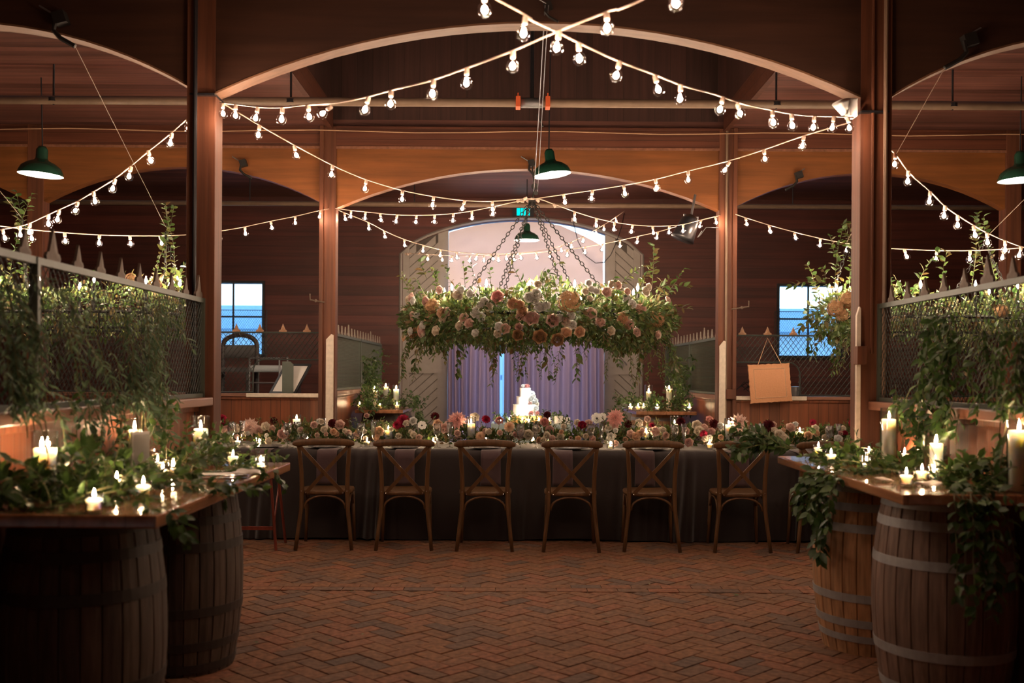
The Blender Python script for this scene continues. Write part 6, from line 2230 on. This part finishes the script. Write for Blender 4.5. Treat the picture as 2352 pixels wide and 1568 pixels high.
MB().box(-3.44, -3.0, 11.35, 11.8, 1.42, 1.47).build('seat', M['leather'], ac_)
for x_ in (-3.42, -3.02):
    MB().tube([(x_, 11.37, 1.03), (x_, 11.37, 1.42)], 0.02, 6).build('leg', M['leather'], ac_)
wc = thing('metal_bench', 'low metal chair with a pale cushion behind the left rear screen', 'chair', (-2.83, 11.5, 1.021))
mm = MB()
for x_ in (-2.98, -2.64):
    mm.tube([(x_, 11.3, 1.03), (x_, 11.3, 1.58), (x_, 11.7, 1.60), (x_, 11.7, 1.03)], 0.010, 6)
mm.tube([(-2.98, 11.3, 1.30), (-2.64, 11.3, 1.30)], 0.01, 6)
mm.tube([(-2.98, 11.3, 1.58), (-2.64, 11.3, 1.58)], 0.012, 6)
mm.build('frame', M['steel'], wc)
MB().box(-2.99, -2.63, 11.32, 11.7, 1.42, 1.50).build('cushion', M['cushion'], wc, bevel=0.03)
trk = thing('trunk', 'dark square trunk with a pale top beside the metal chair', 'trunk', (-2.62, 11.9, 1.021))
MB().box(-2.75, -2.56, 11.75, 12.1, 1.021, 1.45).build('body', M['leather'], trk, bevel=0.02)
MB().box(-2.76, -2.55, 11.74, 12.11, 1.45, 1.49).build('lid', M['cushion'], trk, bevel=0.012)
# grey bin and cables right
bn = thing('storage_bin', 'grey plastic bin on the right rear sill beside the plaque', 'bin', (at(1828, 890, 10.3).x, 10.32, 1.207))
MB().lathe([(0.001, 0), (0.052, 0), (0.06, 0.09), (0.063, 0.095), (0.001, 0.10)], 16).build('tub', M['steel'], bn, world=False)
cbx = MB()
for k in range(6):
    y_ = 10.14 + 0.01 * k
    a_ = at(1690 + 6 * k, 896 - 4 * (k % 3), y_)
    cbx.tube([a_, a_ + Vector((0.06, 0, 0.05 + 0.02 * (k % 2))), a_ + Vector((0.13, 0, -0.01)), a_ + Vector((0.18, 0, 0.05))], 0.005, 5)
cbo = cbx.build('cable_coil', M['blackp'])
tag(cbo, 'loose black cables bundled on the right rear sill', 'cable')
# red folding stand beyond the left bar
rs = thing('folding_stand', 'dark red wooden folding stand beyond the left bar, left of the first chair', 'stand', (-2.1, 8.05, 0))
for y_, s in ((7.92, 1), (8.26, -1)):
    MB().tube([(-1.93 + 0.06, y_, 0.0), (-1.93, y_ + 0.05 * s, 0.62)], 0.012, 6).build('leg', M['redwood'], rs)
    MB().tube([(-2.40, y_, 0.0), (-2.36, y_ + 0.05 * s, 0.62)], 0.012, 6).build('leg', M['redwood'], rs)
for z_ in (0.17, 0.58):
    MB().box(-2.39, -1.90, 7.95, 7.97, z_ - 0.014, z_ + 0.014).build('rail', M['redwood'], rs)
MB().tube([(-1.90, 7.96, 0.18), (-1.93, 8.28, 0.50)], 0.008, 5).build('brace', M['redwood'], rs)

# ------------------------------------------------------------------ leaf scraps on the floor
scr = [(1107, 1282, 'pale', 'under the third chair'), (1444, 1294, 'pale', 'between the fourth and fifth chairs'), (1059, 1347, 'reddish', 'on the brick band left of centre'), (1024, 1367, 'thin pale', 'just below the brick band left of centre'), (1384, 1426, 'large curled tan', 'right of centre on the open floor'),
       (1491, 1341, 'dark', 'on the brick band right of centre'), (1547, 1321, 'pale twiggy', 'above the brick band, right'), (812, 1356, 'green', 'on the brick band below the first chair'), (1698, 1366, 'green lobed', 'below the sixth chair'), (1611, 1459, 'small green', 'left of the tan barrel'), (1746, 1482, 'brown', 'in front of the tan barrel'),
       (1651, 1536, 'small dark', 'at the bottom edge right of centre'), (1166, 1481, 'brown', 'at the middle of the lower floor'), (831, 1457, 'dark narrow', 'lower left open floor'), (595, 1474, 'dark green', 'beside the far left barrel'), (753, 1469, 'green twig-ended', 'right of the far left barrel'), (1187, 1456, 'tiny white', 'at the middle of the lower floor')]
for px, py, adj, whr in scr:
    L = Leaves()
    p = on_z(px, py, 0.010)
    s_ = 0.055 if 'large' in adj or 'lobed' in adj else 0.02 if 'tiny' in adj or 'small' in adj else 0.035
    a_ = random.uniform(0, 6)
    L.leaf((p.x, p.y, 0.008), (math.cos(a_), math.sin(a_), 0.12), (0, 0, 1), s_, 0.8)
    if 'lobed' in adj or 'green' in adj:
        L.leaf((p.x, p.y, 0.008), (math.cos(a_ + 1), math.sin(a_ + 1), 0.12), (0, 0, 1), s_ * 0.8, 0.8)
    o = L.build('leaf_scrap', M['leaf'] if 'green' in adj else M['fallen'], None)
    tag(o, adj + ' leaf scrap on the brick floor ' + whr, 'leaf', 'leaf scraps on the brick floor')
